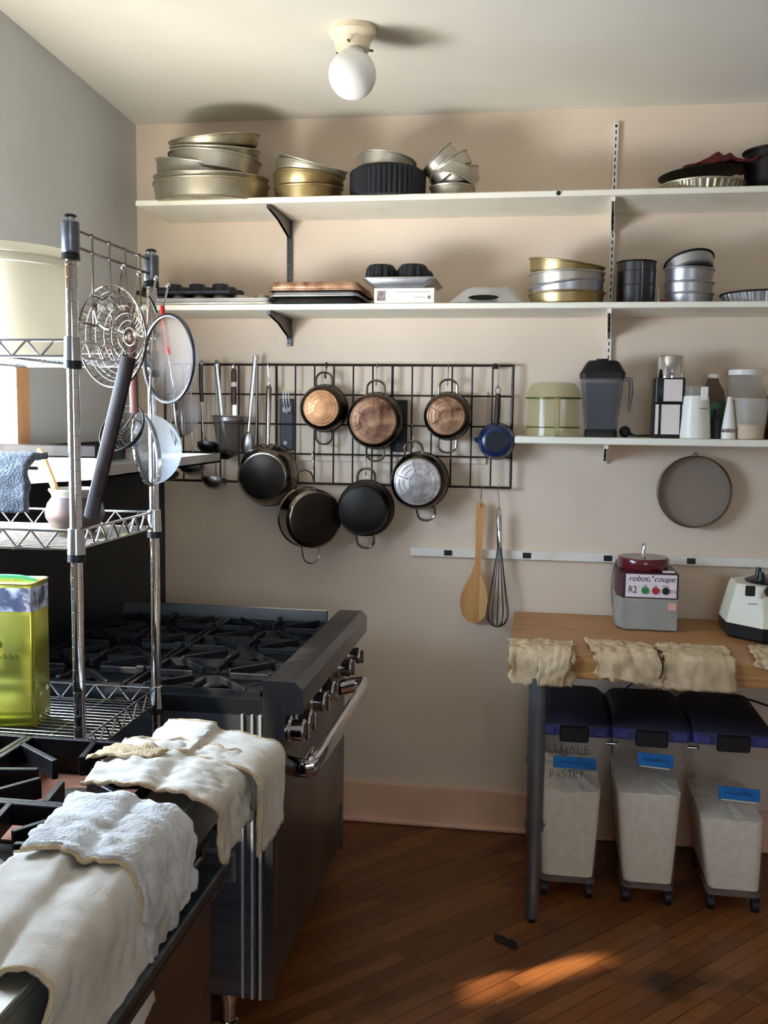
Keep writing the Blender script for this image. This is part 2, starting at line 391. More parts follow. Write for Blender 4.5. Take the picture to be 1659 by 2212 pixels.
# floor: strip boards laid on the diagonal
def plank_mat():
    m = mat('plank_wood', (120, 74, 40), 0.36)
    N = m.node_tree.nodes; L = m.node_tree.links; p = N['Principled BSDF']
    tc = N.new('ShaderNodeTexCoord'); mp = N.new('ShaderNodeMapping'); mp.inputs['Rotation'].default_value = (0, 0, -math.radians(47)); L.new(tc.outputs['Object'], mp.inputs['Vector'])
    sc = N.new('ShaderNodeVectorMath'); sc.operation = 'MULTIPLY'; sc.inputs[1].default_value = (2.0, 34.0, 1.0); L.new(mp.outputs['Vector'], sc.inputs[0])
    nz = N.new('ShaderNodeTexNoise'); nz.inputs['Scale'].default_value = 2.0; nz.inputs['Detail'].default_value = 6; L.new(sc.outputs['Vector'], nz.inputs['Vector'])
    oi = N.new('ShaderNodeObjectInfo')
    cr = N.new('ShaderNodeValToRGB'); e = cr.color_ramp.elements
    e[0].position = 0.0; e[0].color = srgb(108, 62, 32); e[1].position = 1.0; e[1].color = srgb(140, 88, 46)
    k = e.new(0.5); k.color = srgb(124, 74, 38)
    L.new(oi.outputs['Random'], cr.inputs['Fac'])
    mx = N.new('ShaderNodeMix'); mx.data_type = 'RGBA'; mx.blend_type = 'MULTIPLY'; mx.inputs['Factor'].default_value = 0.45
    r2 = N.new('ShaderNodeValToRGB'); r2.color_ramp.elements[0].position = 0.3; r2.color_ramp.elements[0].color = (0.45, 0.40, 0.36, 1); r2.color_ramp.elements[1].position = 0.6; r2.color_ramp.elements[1].color = (1, 1, 1, 1)
    L.new(nz.outputs['Fac'], r2.inputs['Fac']); L.new(cr.outputs['Color'], mx.inputs['A']); L.new(r2.outputs['Color'], mx.inputs['B'])
    # large dark stains worn into the boards near the range
    ge = N.new('ShaderNodeNewGeometry'); ns = N.new('ShaderNodeTexNoise'); ns.inputs['Scale'].default_value = 2.6; ns.inputs['Detail'].default_value = 3; L.new(ge.outputs['Position'], ns.inputs['Vector'])
    r3 = N.new('ShaderNodeValToRGB'); r3.color_ramp.elements[0].position = 0.56; r3.color_ramp.elements[0].color = (1, 1, 1, 1); r3.color_ramp.elements[1].position = 0.68; r3.color_ramp.elements[1].color = (0.25, 0.24, 0.26, 1)
    L.new(ns.outputs['Fac'], r3.inputs['Fac'])
    m3 = N.new('ShaderNodeMix'); m3.data_type = 'RGBA'; m3.blend_type = 'MULTIPLY'; m3.inputs['Factor'].default_value = 1.0
    L.new(mx.outputs['Result'], m3.inputs['A']); L.new(r3.outputs['Color'], m3.inputs['B']); L.new(m3.outputs['Result'], p.inputs['Base Color'])
    b = N.new('ShaderNodeBump'); b.inputs['Strength'].default_value = 0.12; b.inputs['Distance'].default_value = 0.004; L.new(nz.outputs['Fac'], b.inputs['Height']); L.new(b.outputs['Normal'], p.inputs['Normal'])
    return m
plank_mat()
fl = struct('floor', MB().box(-2.0, XR + 0.1, YR - 0.2, 0.1, -0.09, -0.005), 'floor_gap', label='dark strip wood floor laid on the diagonal'); fl['category'] = 'floor'
def clip(poly, x0, x1, y0, y1):
    for ax, lim, sgn in ((0, x0, 1), (0, x1, -1), (1, y0, 1), (1, y1, -1)):
        out = []
        for i in range(len(poly)):
            a, b = poly[i], poly[(i + 1) % len(poly)]
            ia, ib = sgn * (a[ax] - lim) >= 0, sgn * (b[ax] - lim) >= 0
            if ia: out.append(a)
            if ia != ib:
                t = (lim - a[ax]) / (b[ax] - a[ax]); out.append((a[0] + t * (b[0] - a[0]), a[1] + t * (b[1] - a[1])))
        poly = out
        if len(poly) < 3: return []
    return poly
random.seed(7)
ang = math.radians(47); du = Vector((math.cos(ang), math.sin(ang))); dn = Vector((-math.sin(ang), math.cos(ang)))
PW = 0.0535
rest = MB(); near_region = (-1.1, 1.15, -1.75, -0.004)
k = -60
for k in range(-75, 60):
    u = -4.5 + random.random() * 0.6
    while u < 3.2:
        ln = random.choice((0.35, 0.5, 0.62, 0.8, 0.95)) * random.uniform(0.85, 1.15)
        q = []
        for a, b in ((u + 0.0009, k * PW + 0.0009), (u + ln - 0.0009, k * PW + 0.0009), (u + ln - 0.0009, (k + 1) * PW - 0.0009), (u + 0.0009, (k + 1) * PW - 0.0009)):
            q.append((du.x * a + dn.x * b, du.y * a + dn.y * b))
        u += ln
        c = clip(q, *near_region)
        zt = random.uniform(-0.0012, 0.0004)
        if len(c) >= 3:
            build('plank', MB().prism(c, -0.006, zt), 'plank_wood', fl, smooth=0)
        else:
            c = clip(q, -1.6, 2.9, -3.2, -0.004)
            if len(c) >= 3: rest.prism(c, -0.006, zt)
tag(build('plank_field', rest, 'plank_wood', fl, smooth=0), kind='stuff')
bb = struct('baseboard_back', MB().box(-0.78, XR, -0.018, -0.0005, 0.0, 0.165), 'base_paint', label='pale pink baseboard under the cream wall'); bb['category'] = 'baseboard'
struct('shoe_moulding', MB().tube([(-0.78, -0.020, 0.012), (XR, -0.020, 0.012)], 0.012, 10), 'base_paint', bb)

# ---------------------------------------------------------------- ceiling lamp
p = atZ(762, 62, H_CEIL); s = mpx(p)
lamp = empty('ceiling_lamp', p, 'unlit white glass globe ceiling lamp with cream base', 'lamp')
build('base', MB().lathe([(0, 0.0), (0.072, 0), (0.072, -0.018), (0.066, -0.026), (0.056, -0.034), (0.052, -0.062), (0, -0.062)], 40, T(p)), 'lamp_cream', lamp)
R = 52 * s
gl = build('globe', MB().lathe([(R * 0.46, -0.060), (R * 0.50, -0.070)] + [(R * math.sin(a), -0.072 - R * 0.86 - R * math.cos(a) * 0.0 + R * math.cos(a)) for a in [PI * (0.17 + 0.83 * i / 26) for i in range(27)]], 48, T(p)), 'globe_glass', lamp, smooth=60)
for a in (0.5, 2.6, 4.7):
    q = p + Vector((0.054 * math.cos(a), 0.054 * math.sin(a), -0.056)); build('screw', MB().cyl(q, q + Vector((0.012 * math.cos(a), 0.012 * math.sin(a), 0)), 0.0035, n=8), 'brass', lamp)

# ---------------------------------------------------------------- wall shelves, standards and brackets
SD = 0.34
Z1, Z2, Z3 = 2.495, 2.108, 1.630      # top faces
TH = 0.021
XS1 = atY(292, 434, -SD).x
s1 = tag(build('wall_shelf', MB().box(XS1, 2.2, -SD, -0.001, Z1 - TH, Z1, ch=0.003), 'shelf_paint'), 'long white painted shelf board under the ceiling', 'shelf')
XS2 = -1.595
s2 = tag(build('wall_shelf', MB().box(XS2, 2.2, -SD, -0.001, Z2 - TH, Z2, ch=0.003), 'shelf_paint'), 'long white painted shelf board holding muffin tins', 'shelf')
XS3 = atY(1112, 941, -0.3).x
s3 = tag(build('wall_shelf', MB().box(XS3, 2.2, -0.3, -0.001, Z3 - 0.025, Z3, ch=0.003), 'shelf_paint'), 'shorter white shelf board holding blender jar and grinders', 'shelf')
q_ = atY(1206, 425, -SD)
build('knot_hole', MB().ball((q_.x, -SD - 0.0005, Z1 - 0.010), 0.008, 12), 'black_plastic', s1)
def standard(x, z0, z1, m, label):
    o = empty('shelf_standard', (x, -0.001, z0), label, 'shelf rail')
    mb = MB(); w = 0.0095
    mb.box(x - w, x + w, -0.004, -0.001, z0, z1); mb.box(x - w, x - w + 0.003, -0.0145, -0.004, z0, z1); mb.box(x + w - 0.003, x + w, -0.0145, -0.004, z0, z1)
    mb.box(x - w, x + w, -0.0165, -0.0145, z0, z1)
    rail = build('rail', mb, m, o)
    sl = MB(); z = z0 + 0.02
    while z < z1 - 0.02:
        sl.box(x - 0.0022, x + 0.0022, -0.0172, -0.0163, z, z + 0.014); z += 0.0255
    tag(build('slots', sl, 'black_plastic', rail), kind='stuff')
    sc_ = MB().cyl((x, -0.0165, z1 - 0.012), (x, -0.019, z1 - 0.012), 0.005, n=10); build('screw', sc_, 'black_plastic', o)
    sc_ = MB().cyl((x, -0.0165, z0 + 0.012), (x, -0.019, z0 + 0.012), 0.005, n=10); build('screw', sc_, 'black_plastic', o)
XB1 = atY(627, 490, 0).x; XB2 = atY(1318, 640, 0).x
standard(XB1, atY(625, 748, 0).z, Z1 - TH, 'steel_dark', 'dark slotted metal shelf rail holding two brackets')
standard(XB2, atY(1302, 1000, 0).z, atY(1333, 268, 0).z, 'white_paint', 'white slotted metal shelf rail holding three brackets')
def bracket(x, ztop, depth, h, m, label, slant=0.0):
    o = empty('shelf_bracket', (x, -0.02, ztop - h), label, 'bracket')
    prof = [(-0.017, ztop - 0.0005), (-depth, ztop - 0.0005), (-depth, ztop - 0.014), (-depth * 0.55, ztop - h * 0.42), (-0.035, ztop - h * 0.86), (-0.017, ztop - h)]
    mb = MB()
    for xx in (x - 0.006, x + 0.0042):
        mb.loft([[(xx + slant * y, y, z) for y, z in prof], [(xx + 0.0018 + slant * y, y, z) for y, z in prof]])
    build('web', mb, m, o)
    sk = slant * -depth
    build('flange', MB().prism([(x - 0.008 + sk, -depth - 0.004), (x + 0.008 + sk, -depth - 0.004), (x + 0.008, -0.017), (x - 0.008, -0.017)], ztop - 0.0025, ztop - 0.0003), m, o)
    build('tip', MB().box(x + sk - 0.007, x + sk + 0.007, -depth - 0.006, -depth - 0.002, ztop - 0.016, ztop - 0.0003), m, o)
bracket(XB1, Z1 - TH, 0.315, 0.075, 'steel_dark', 'dark metal bracket carrying the top shelf near the corner')
bracket(XB1, Z2 - TH, 0.315, 0.085, 'steel_dark', 'dark metal bracket carrying the middle shelf near the corner')
bracket(XB2, Z1 - TH, 0.315, 0.075, 'white_paint', 'white metal bracket carrying the top shelf', 0.07)
bracket(XB2, Z2 - TH, 0.315, 0.085, 'white_paint', 'white metal bracket carrying the middle shelf', 0.07)
bracket(XB2, Z3 - 0.025, 0.27, 0.075, 'white_paint', 'white metal bracket under the short lowest shelf', 0.05)
# ---------------------------------------------------------------- baking tins on the shelves
def pan(name, label, cat, px, py, rpx, h, roll=0.0, pitch=0.0, m='tin', Y=-0.22, taper=0.96, floor_z=None, group=None, rimr=0.0042, flip=False, rim_m=None):
    """round tin; (px, py) sights the centre of its open rim at depth Y"""
    c = atY(px, py, Y); r = rpx * mpx(c)
    if floor_z is not None: h = c.z - floor_z
    R0 = T(c) @ RY(math.radians(roll)) @ RX(math.radians(pitch))
    if flip: R0 = R0 @ RX(PI)
    base = R0 @ Vector((0, 0, -h))
    o = empty(name, base if not flip else R0 @ Vector((0, 0, 0)), label, cat, group)
    rb = r * taper; t = 0.0016
    body = build('body', MB().lathe([(0, -h), (rb - 0.006, -h), (rb, -h + 0.006), (r, 0), (r - t, 0), (rb - t, -h + 0.007), (rb - 0.007, -h + t), (0, -h + t)], 44, R0), m, o)
    build('rim', MB().tube([R0 @ v for v in circle((0, 0, 0), r + 0.001, 44)], rimr, 8, True), rim_m or m, o)
    return o
g = 'round cake tins on the top shelf'
pan('cake_tin', 'widest round cake tin at the bottom of the tall stack', 'cake tin', 457, 403, 123, 0, 0, 3, 'tin_warm', Y=-0.235, floor_z=Z1, group=g)
pan('cake_tin', 'wide round cake tin nested just above the widest tin', 'cake tin', 457, 388, 121, 0.075, 0.6, 5, 'tin_warm', Y=-0.235, group=g, taper=0.93)
pan('cake_tin', 'round cake tin sloping down to the right inside the tall stack', 'cake tin', 438, 361, 98, 0.06, 7.5, 5, 'tin', Y=-0.235, group=g)
pan('cake_tin', 'round pale cake tin third from the top of tall stack', 'cake tin', 464, 346, 97, 0.062, 4, 0, 'tin', Y=-0.235, group=g)
pan('cake_tin', 'round cake tin second from the top of tall stack', 'cake tin', 465, 324, 95, 0.042, 3, 9, 'tin', Y=-0.235, group=g)
pan('cake_tin', 'topmost round cake tin tilted up on the tall stack', 'cake tin', 463, 301, 96, 0.040, -4.5, 11, 'tin_warm', Y=-0.235, group=g)
pan('cake_tin', 'rusty golden round tin at the bottom of the gold stack', 'cake tin', 666, 409, 73, 0, 0.5, 4, 'tin_gold', floor_z=Z1, group=g)
pan('cake_tin', 'golden round tin second in the tilting gold stack', 'cake tin', 666, 390, 75, 0.048, 6, -4, 'tin_gold', group=g, taper=0.93)
pan('cake_tin', 'grey round tin tilted on top of the golden tins', 'cake tin', 671, 366, 76, 0.052, 13, 2, 'tin_warm', group=g, taper=0.93)
pan('cake_tin', 'steeply tilted uppermost tin of the gold stack', 'cake tin', 677, 352, 76, 0.040, 16.5, 10, 'tin', group=g, taper=0.95)
# black fluted tin with a plain tin on it
c = atY(838, 375, -0.22); r = 81 * mpx(c)
o = empty('fluted_tin', (c.x, c.y, Z1), 'black fluted brioche tin under a small silver tin', 'cake tin')
n = 132; rings = []
for rr, z in ((r * 0.99, Z1 + 0.001), (r, c.z - 0.006), (r * 0.98, c.z)):
    rings.append([(c.x + (rr + (0.0028 if j % 3 else -0.002)) * math.cos(2 * PI * j / n), c.y + (rr + (0.0028 if j % 3 else -0.002)) * math.sin(2 * PI * j / n), z) for j in range(n)])
build('fluted_wall', MB().loft(rings, True, True), 'navy_black', o, smooth=20)
build('top_step', MB().lathe([(r * 0.90, 0), (r * 0.86, 0.012), (0, 0.014)], 44, T(c)), 'navy_black', o)
pan('cake_tin', 'small silver tin sitting on the black fluted tin', 'cake tin', 837, 347, 61, 0.052, 7, -5, 'tin', group=g, taper=0.93)
g2 = 'small leaning tins on the top shelf'
pan('cake_tin', 'small round tin lying flat under the leaning tins', 'cake tin', 977, 407, 47, 0, 0, 0, 'tin', floor_z=Z1, group=g2)
pan('cake_tin', 'small upturned tin with dark open mouth below the leaning tins', 'cake tin', 977, 399, 49, 0.055, 14, -16, 'tin', group=g2, flip=True)
pan('cake_tin', 'small tin leaning lowest in the fanned pile', 'cake tin', 989, 372, 44, 0.05, -14, 4, 'tin', group=g2, Y=-0.2)
pan('cake_tin', 'small tin leaning in the middle of the fanned pile', 'cake tin', 968, 353, 46, 0.05, -34, 6, 'tin', group=g2, Y=-0.21)
pan('cake_tin', 'small tin leaning highest in the fanned pile', 'cake tin', 943, 342, 42, 0.05, -46, 8, 'tin', group=g2, Y=-0.2)

def fluted_plate(label, px, py, rpx, h, m, rim_m, Y=-0.2, base_z=None, roll=0.0):
    c = atY(px, py, Y); r = rpx * mpx(c)
    if base_z is not None: c.z = base_z + h
    R0 = T(c) @ RY(math.radians(roll))
    o = empty('tart_tin', R0 @ Vector((0, 0, -h)), label, 'tart tin')
    n = 144; rings = []
    for f_, z in ((0.90, -h), (1.0, 0.0)):
        rings.append([(r * (f_ + (0.016 if j % 4 in (0, 1) else -0.014)) * math.cos(2 * PI * j / n), r * (f_ + (0.016 if j % 4 in (0, 1) else -0.014)) * math.sin(2 * PI * j / n), z) for j in range(n)])
    b = build('fluted_wall', MB().loft(rings, True, False, R0), m, o, smooth=20)
    build('rim', MB().tube([R0 @ v for v in circle((0, 0, 0.001), r * 1.02, 60)], 0.0035, 8, True), rim_m, o)
    build('bottom', MB().lathe([(0, -h + 0.002), (r * 0.885, -h + 0.002)], 44, R0), m, o)
    return o
fluted_plate('silver fluted tart tin under the red cloth', 1517, 388, 88, 0.030, 'tin_warm', 'tin', base_z=Z1)
c = atY(1512, 384, -0.2)
tag(build('tart_sheet', MB().lathe([(0, 0.0), (88 * mpx(c), 0.0), (88 * mpx(c), 0.003), (0, 0.003)], 48, T(c + Vector((0, 0, 0.010))) @ RY(math.radians(-5))), 'dull_dark'), 'dark thin round sheet lying on the fluted tart tin', 'tart tin')
# crumpled red cloth
random.seed(3)
c = atY(1548, 366, -0.2); P = []
for i in range(22):
    row = []
    for j in range(22):
        u, v = i / 21 - 0.5, j / 21 - 0.5
        d = math.sqrt(u * u + v * v)
        z = 0.060 * max(0, 1 - d * 1.9) ** 1.2 + 0.022 * noise.noise(Vector((u * 7, v * 7, 4.2))) * (1 - d) + 0.010 * abs(noise.noise(Vector((u * 15, v * 15, 1)))) 
        row.append((c.x + u * 0.25, c.y + v * 0.22, c.z - 0.012 + max(z, -0.002) + 0.02 * (u + 0.5)))
    P.append(row)
tag(solid(build('red_cloth', MB().grid(P), 'red_cloth', smooth=50), 0.003), 'crumpled dark red cloth heaped on the tart tin', 'cloth')
c = atY(1672, 360, -0.2); r = 62 * mpx(c)
o = empty('stock_pot', (c.x, c.y, Z1), 'dark round pot beside the red cloth, cut by the frame', 'pot')
zt = atY(1660, 330, -0.2).z
build('body', MB().lathe([(0, Z1 - zt), (r * 0.94, Z1 - zt), (r * 0.96, Z1 - zt + 0.01), (r, 0), (r - 0.003, 0), (r * 0.93, Z1 - zt + 0.012), (0, Z1 - zt + 0.004)], 44, T(c.x, c.y, zt)), 'dull_dark', o)
build('rim', MB().tube(circle((c.x, c.y, zt), r + 0.003, 44), 0.005, 8, True), 'dull_dark', o)

# ----- middle shelf
def tray(x0, x1, y0, y1, z0, z1, inset, m, o, name='body', t=0.0015):
    """open rectangular tin, wide end at z1 (z1 below z0 makes it lie upside down)"""
    a = rrect(x0 + inset, x1 - inset, y0 + inset, y1 - inset, 0.02); b = rrect(x0, x1, y0, y1, 0.022)
    mb = MB().loft([[(x, y, z0) for x, y in a], [(x, y, z1) for x, y in b]], True, False)
    ob = solid(build(name, mb, m, o, smooth=30), t, 0)
    build('rim', MB().tube([(x, y, z1) for x, y in b], 0.0035, 8, True), m, o)
    return ob
def cups(o, x0, x1, y0, y1, nx, ny, z0, z1, r, m, fl=False, name='cup'):
    for i in range(nx):
        for j in range(ny):
            cx = x0 + (x1 - x0) * (i + 0.5) / nx; cy = y0 + (y1 - y0) * (j + 0.5) / ny
            if fl:
                n = 48; rings = []
                for f_, t in ((1.0, 0.0), (0.98, 0.35), (0.90, 0.72), (0.74, 0.95), (0.45, 1.0)):
                    rings.append([(cx + r * f_ * (1 + (0.05 if k % 4 < 2 else -0.05)) * math.cos(2 * PI * k / n), cy + r * f_ * (1 + (0.05 if k % 4 < 2 else -0.05)) * math.sin(2 * PI * k / n), z0 + (z1 - z0) * t) for k in range(n)])
                build(name, MB().loft(rings, False, True), m, o, smooth=25)
            else:
                build(name, MB().lathe([(r, z0), (r * 0.86, z0 + (z1 - z0) * 0.88), (r * 0.78, z1), (0, z1)], 24, T(cx, cy, 0)), m, o)
a = atY(345, 655, -0.33); b = atY(584, 655, -0.33)
o = empty('muffin_tin', ((a.x + b.x) / 2, -0.18, Z2), 'shiny cream coloured muffin tin lying upside down under black one', 'muffin tin')
x0 = a.x - 0.07
mb = MB().loft([[(x, y, Z2 + 0.001) for x, y in rrect(x0, b.x, -0.338, -0.03, 0.02)], [(x, y, Z2 + 0.024) for x, y in rrect(x0 + 0.004, b.x - 0.004, -0.334, -0.034, 0.02)]], False, True)
build('plate', mb, 'foil', o, smooth=30); build('rim', MB().tube([(x, y, Z2 + 0.005) for x, y in rrect(x0 - 0.002, b.x + 0.002, -0.34, -0.028, 0.02)], 0.0045, 8, True), 'tin', o)
cups(o, x0 + 0.01, b.x - 0.005, -0.33, -0.04, 6, 3, Z2 + 0.024, Z2 + 0.038, 0.03, 'tin')
bx = atY(497, 640, -0.33).x
o = empty('muffin_tin', (bx - 0.2, -0.18, Z2 + 0.039), 'black muffin tin lying upside down on the cream one', 'muffin tin')
build('plate', MB().box(x0 - 0.03, bx, -0.335, -0.04, Z2 + 0.040, Z2 + 0.053, ch=0.003), 'navy_black', o)
cups(o, x0 - 0.03, bx - 0.005, -0.33, -0.05, 4, 3, Z2 + 0.053, Z2 + 0.080, 0.036, 'navy_black')
# baking sheets
a = atY(580, 655, -0.345); b = atY(776, 655, -0.345)
for k, (z0, z1, m, dx, lab) in enumerate(((0.003, 0.024, 'dull_dark', 0.012, 'dark baking sheet at the bottom of the sheet stack'), (0.026, 0.044, 'tin_blue', 0.004, 'bright steel baking sheet in the middle of the stack'), (0.048, 0.078, 'base_brown', 0.0, 'brown stained baking sheet on top of the stack'))):
    o = empty('baking_sheet', ((a.x + b.x) / 2, -0.19, Z2 + z0), lab, 'baking sheet', 'baking sheets on the middle shelf')
    tray(a.x + dx, b.x - dx * 0.5, -0.355 + dx * 0.3, -0.02, Z2 + z1, Z2 + z0 + 0.002, 0.012, m, o)
# carton with a bundt tin on it
a = atY(808, 654, -0.33); b = atY(938, 654, -0.33); zt = atY(870, 622, -0.33).z
box_ = tag(build('carton', MB().box(a.x, b.x, -0.33, -0.10, Z2 + 0.0005, zt, ch=0.0015), 'card_white', smooth=0), 'white printed carton lying upside down under the bundt tins', 'carton')
w = b.x - a.x
pr = build('photo_print', MB().box(a.x + w * 0.05, a.x + w * 0.19, -0.3306, -0.3299, Z2 + 0.010, Z2 + 0.046), 'card_print', box_, smooth=0)
def _wav(x0_, x1_, z_, n_=40): return [Vector((x0_ + (x1_ - x0_) * i / n_, -0.3303, z_ + 0.0022 * math.sin(i * 2.3) * math.cos(i * 0.7))) for i in range(n_ + 1)]
pl_ = MB().tube(_wav(a.x + w * 0.35, a.x + w * 0.93, zt - 0.014), 0.0009, 4).tube(_wav(a.x + w * 0.67, a.x + w * 0.86, Z2 + 0.022, 16), 0.0009, 4)
build('faint_print', pl_, 'print_faint', box_, smooth=0)
build('round_logo', MB().cyl((a.x + w * 0.915, -0.3299, Z2 + 0.022), (a.x + w * 0.915, -0.3306, Z2 + 0.022), 0.0065, n=20), 'card_print', box_)
zr = atY(860, 601.5, -0.34).z; x0 = atY(784, 601, -0.36).x; x1 = atY(938, 601, -0.36).x
o = empty('bundt_tin', ((x0 + x1) / 2, -0.2, zt), 'silver mini bundt tin standing on the white carton', 'bundt tin')
tray(x0, x1, -0.36, -0.06, zt + 0.002, zr, 0.035, 'tin_blue', o)
cups(o, x0 + 0.04, x1 - 0.04, -0.325, -0.095, 3, 2, zr - 0.002, zt + 0.003, 0.034, 'tin_blue')
o = empty('bundt_tin', ((x0 + x1) / 2, -0.2, zr), 'black mini bundt tin lying upside down on the silver one', 'bundt tin')
build('plate', MB().box(x0 + 0.006, x1 - 0.006, -0.35, -0.07, zr + 0.002, zr + 0.006, ch=0.001), 'navy_black', o)
for (px, yy) in ((823, -0.28), (892, -0.28), (845, -0.14), (905, -0.14)):
    cc = atY(px, 601, yy); q = MB()
    n = 48; rings = []; r = 0.055
    for f_, t in ((1.0, 0.0), (0.99, 0.4), (0.92, 0.75), (0.76, 0.96), (0.42, 1.0), (0.30, 0.85)):
        rings.append([(cc.x + r * f_ * (1 + (0.045 if k % 4 < 2 else -0.045)) * math.cos(2 * PI * k / n), yy + r * f_ * (1 + (0.045 if k % 4 < 2 else -0.045)) * math.sin(2 * PI * k / n), zr + 0.006 + 0.052 * t) for k in range(n)])
    build('fluted_cup', q.loft(rings, False, True), 'navy_black', o, smooth=25)
# roasting dish upside down
a = atY(960, 656, -0.33); b = atY(1140, 653, -0.33); zt = atY(1050, 618, -0.3).z
o = empty('roasting_tin', ((a.x + b.x) / 2, -0.18, Z2), 'bright silver roasting tin lying upside down with a handle slot', 'roasting tin')
mb = MB().loft([[(x, y, Z2 + 0.002) for x, y in rrect(a.x, b.x, -0.335, -0.03, 0.035)], [(x, y, Z2 + 0.010) for x, y in rrect(a.x + 0.014, b.x - 0.014, -0.325, -0.04, 0.035)], [(x, y, zt - 0.012) for x, y in rrect(a.x + 0.062, b.x - 0.050, -0.29, -0.07, 0.035)], [(x, y, zt) for x, y in rrect(a.x + 0.075, b.x - 0.063, -0.278, -0.082, 0.03)]], True, True)
build('shell', mb, 'foil', o, smooth=50)
mb = MB().loft([[(x, -0.335 + (z - Z2) * 0.55, z) for x, z in [(p_[0], p_[1]) for p_ in [(a.x + 0.085 + 0.055 + 0.055 * math.cos(t), Z2 + 0.020 + 0.010 * math.sin(t)) for t in [2 * PI * i / 24 for i in range(24)]]]], [(x, -0.338 + (z - Z2) * 0.55, z) for x, z in [(a.x + 0.085 + 0.055 + 0.055 * math.cos(t), Z2 + 0.020 + 0.010 * math.sin(t)) for t in [2 * PI * i / 24 for i in range(24)]]]])
build('handle_slot', mb, 'dull_dark', o)
g3 = 'golden tins on the middle shelf'
pan('cake_tin', 'gold round tin at the bottom of the middle shelf stack', 'cake tin', 1224, 637, 80, 0, -1, 0, 'tin_gold', floor_z=Z2, group=g3, Y=-0.2)
pan('cake_tin', 'silver round tin tilted left above the bottom gold tin', 'cake tin', 1224, 616, 79, 0.045, -7, 0, 'tin_blue', group=g3, Y=-0.2)
pan('cake_tin', 'silver round tin under the topmost gold tin', 'cake tin', 1225, 594, 79, 0.045, -0.5, 0, 'tin', group=g3, Y=-0.2)
pan('cake_tin', 'topmost gold round tin tilted down beside the white rail', 'cake tin', 1225, 570, 80, 0.045, 8, 4, 'tin_gold', group=g3, Y=-0.2)
g4 = 'small silver tins on the middle shelf'
pan('cake_tin', 'small silver tin at the bottom of the narrow stack', 'cake tin', 1488, 637, 50, 0, 0, 0, 'tin_blue', floor_z=Z2, group=g4, Y=-0.17)
pan('cake_tin', 'small silver tin second from the bottom of narrow stack', 'cake tin', 1488, 613, 51, 0.05, 0, 0, 'tin_blue', group=g4, Y=-0.17, taper=0.94)
pan('cake_tin', 'small silver tin third from the bottom of narrow stack', 'cake tin', 1489, 584, 51, 0.05, 2, 0, 'tin_blue', group=g4, Y=-0.17, taper=0.94)
pan('cake_tin', 'small silver tin tilted on top of the narrow stack', 'cake tin', 1488, 566, 51, 0.042, -11, -20, 'tin_blue', group=g4, Y=-0.17, taper=0.95, rim_m='dull_dark')
fluted_plate('wide fluted tart tin cut by the frame on the middle shelf', 1655, 630, 92, 0.036, 'tin_blue', 'dull_dark', Y=-0.2, base_z=Z2)
# flour sifter
c = atY(1372, 655, -0.17); r = 41 * mpx(c); zt = atY(1372, 568, -0.17).z
o = empty('flour_sifter', (c.x, c.y, Z2), 'dark metal flour sifter with strap handle and red crank knob', 'sifter')
build('drum', MB().lathe([(r, Z2), (r, zt), (r - 0.002, zt), (r - 0.002, Z2 + 0.01), (0, Z2 + 0.01)], 44, T(c.x, c.y, 0)), 'steel_dark', o)
build('rim', MB().tube(circle((c.x, c.y, zt), r, 44), 0.003, 8, True), 'dull_dark', o)
for z in (Z2 + 0.004, Z2 + 0.075, Z2 + 0.125): build('band', MB().tube(circle((c.x, c.y, z), r + 0.0005, 44), 0.0018, 6, True), 'steel_dark', o)
hx = c.x + 0.012
build('strap_handle', MB().tube([(hx, c.y - r + 0.002, zt - 0.012), (hx, c.y - r - 0.030, zt - 0.018), (hx, c.y - r - 0.036, zt - 0.06), (hx, c.y - r - 0.030, Z2 + 0.022), (hx, c.y - r + 0.002, Z2 + 0.016)], 0.009, 8, False, flat=0.3), 'steel', o)
k = build('crank', MB().tube([(c.x + r - 0.01, c.y - 0.02, Z2 + 0.06), (c.x + r + 0.010, c.y - 0.02, Z2 + 0.06), (c.x + r + 0.010, c.y - 0.02, Z2 + 0.014), (c.x + r + 0.018, c.y - 0.02, Z2 + 0.014)], 0.0025, 6), 'steel', o)
build('knob', MB().ball((c.x + r + 0.026, c.y - 0.02, Z2 + 0.014), 0.011, 14), 'red_bead', k)

# ----- lowest shelf
Y3 = -0.16
# amber mixing bowl upside down with its lid
c = atY(1193, 941, Y3); s = mpx(c); r = 56 * s
o = empty('processor_bowl', (c.x, Y3, Z3), 'amber clear plastic processor bowl with domed lid', 'bowl')
zl = atY(1193, 858, Y3).z; zt = atY(1193, 826, Y3).z
build('wall', MB().lathe([(r * 1.01, Z3 + 0.001), (r * 1.0, Z3 + 0.034), (r * 0.97, zl)], 44, T(c.x, c.y, 0)), 'amber_plastic', o)
build('ring', MB().tube(circle((c.x, c.y, atY(1193, 923, Y3).z), r * 1.002, 44), 0.002, 6, True), 'olive_print', o)
build('lid', MB().lathe([(r * 1.05, zl - 0.004), (r * 1.02, zl + 0.006), (r * 0.94, zl + (zt - zl) * 0.6), (r * 0.80, zt - 0.004), (r * 0.6, zt), (0, zt + 0.001)], 44, T(c.x, c.y, 0)), 'amber_plastic', o)
build('foot_ring', MB().tube(circle((c.x, c.y, zl - 0.004), r * 1.05, 44), 0.0025, 6, True), 'olive_print', o)
hx = c.x + 8 * s
build('handle', MB().tube([(hx, c.y - r, zl - 0.006), (hx, c.y - r - 0.030, zl - 0.012), (hx, c.y - r - 0.034, zl - 0.06), (hx, c.y - r - 0.030, Z3 + 0.014), (hx, c.y - r, Z3 + 0.008)], 0.010, 10), 'amber_plastic', o)
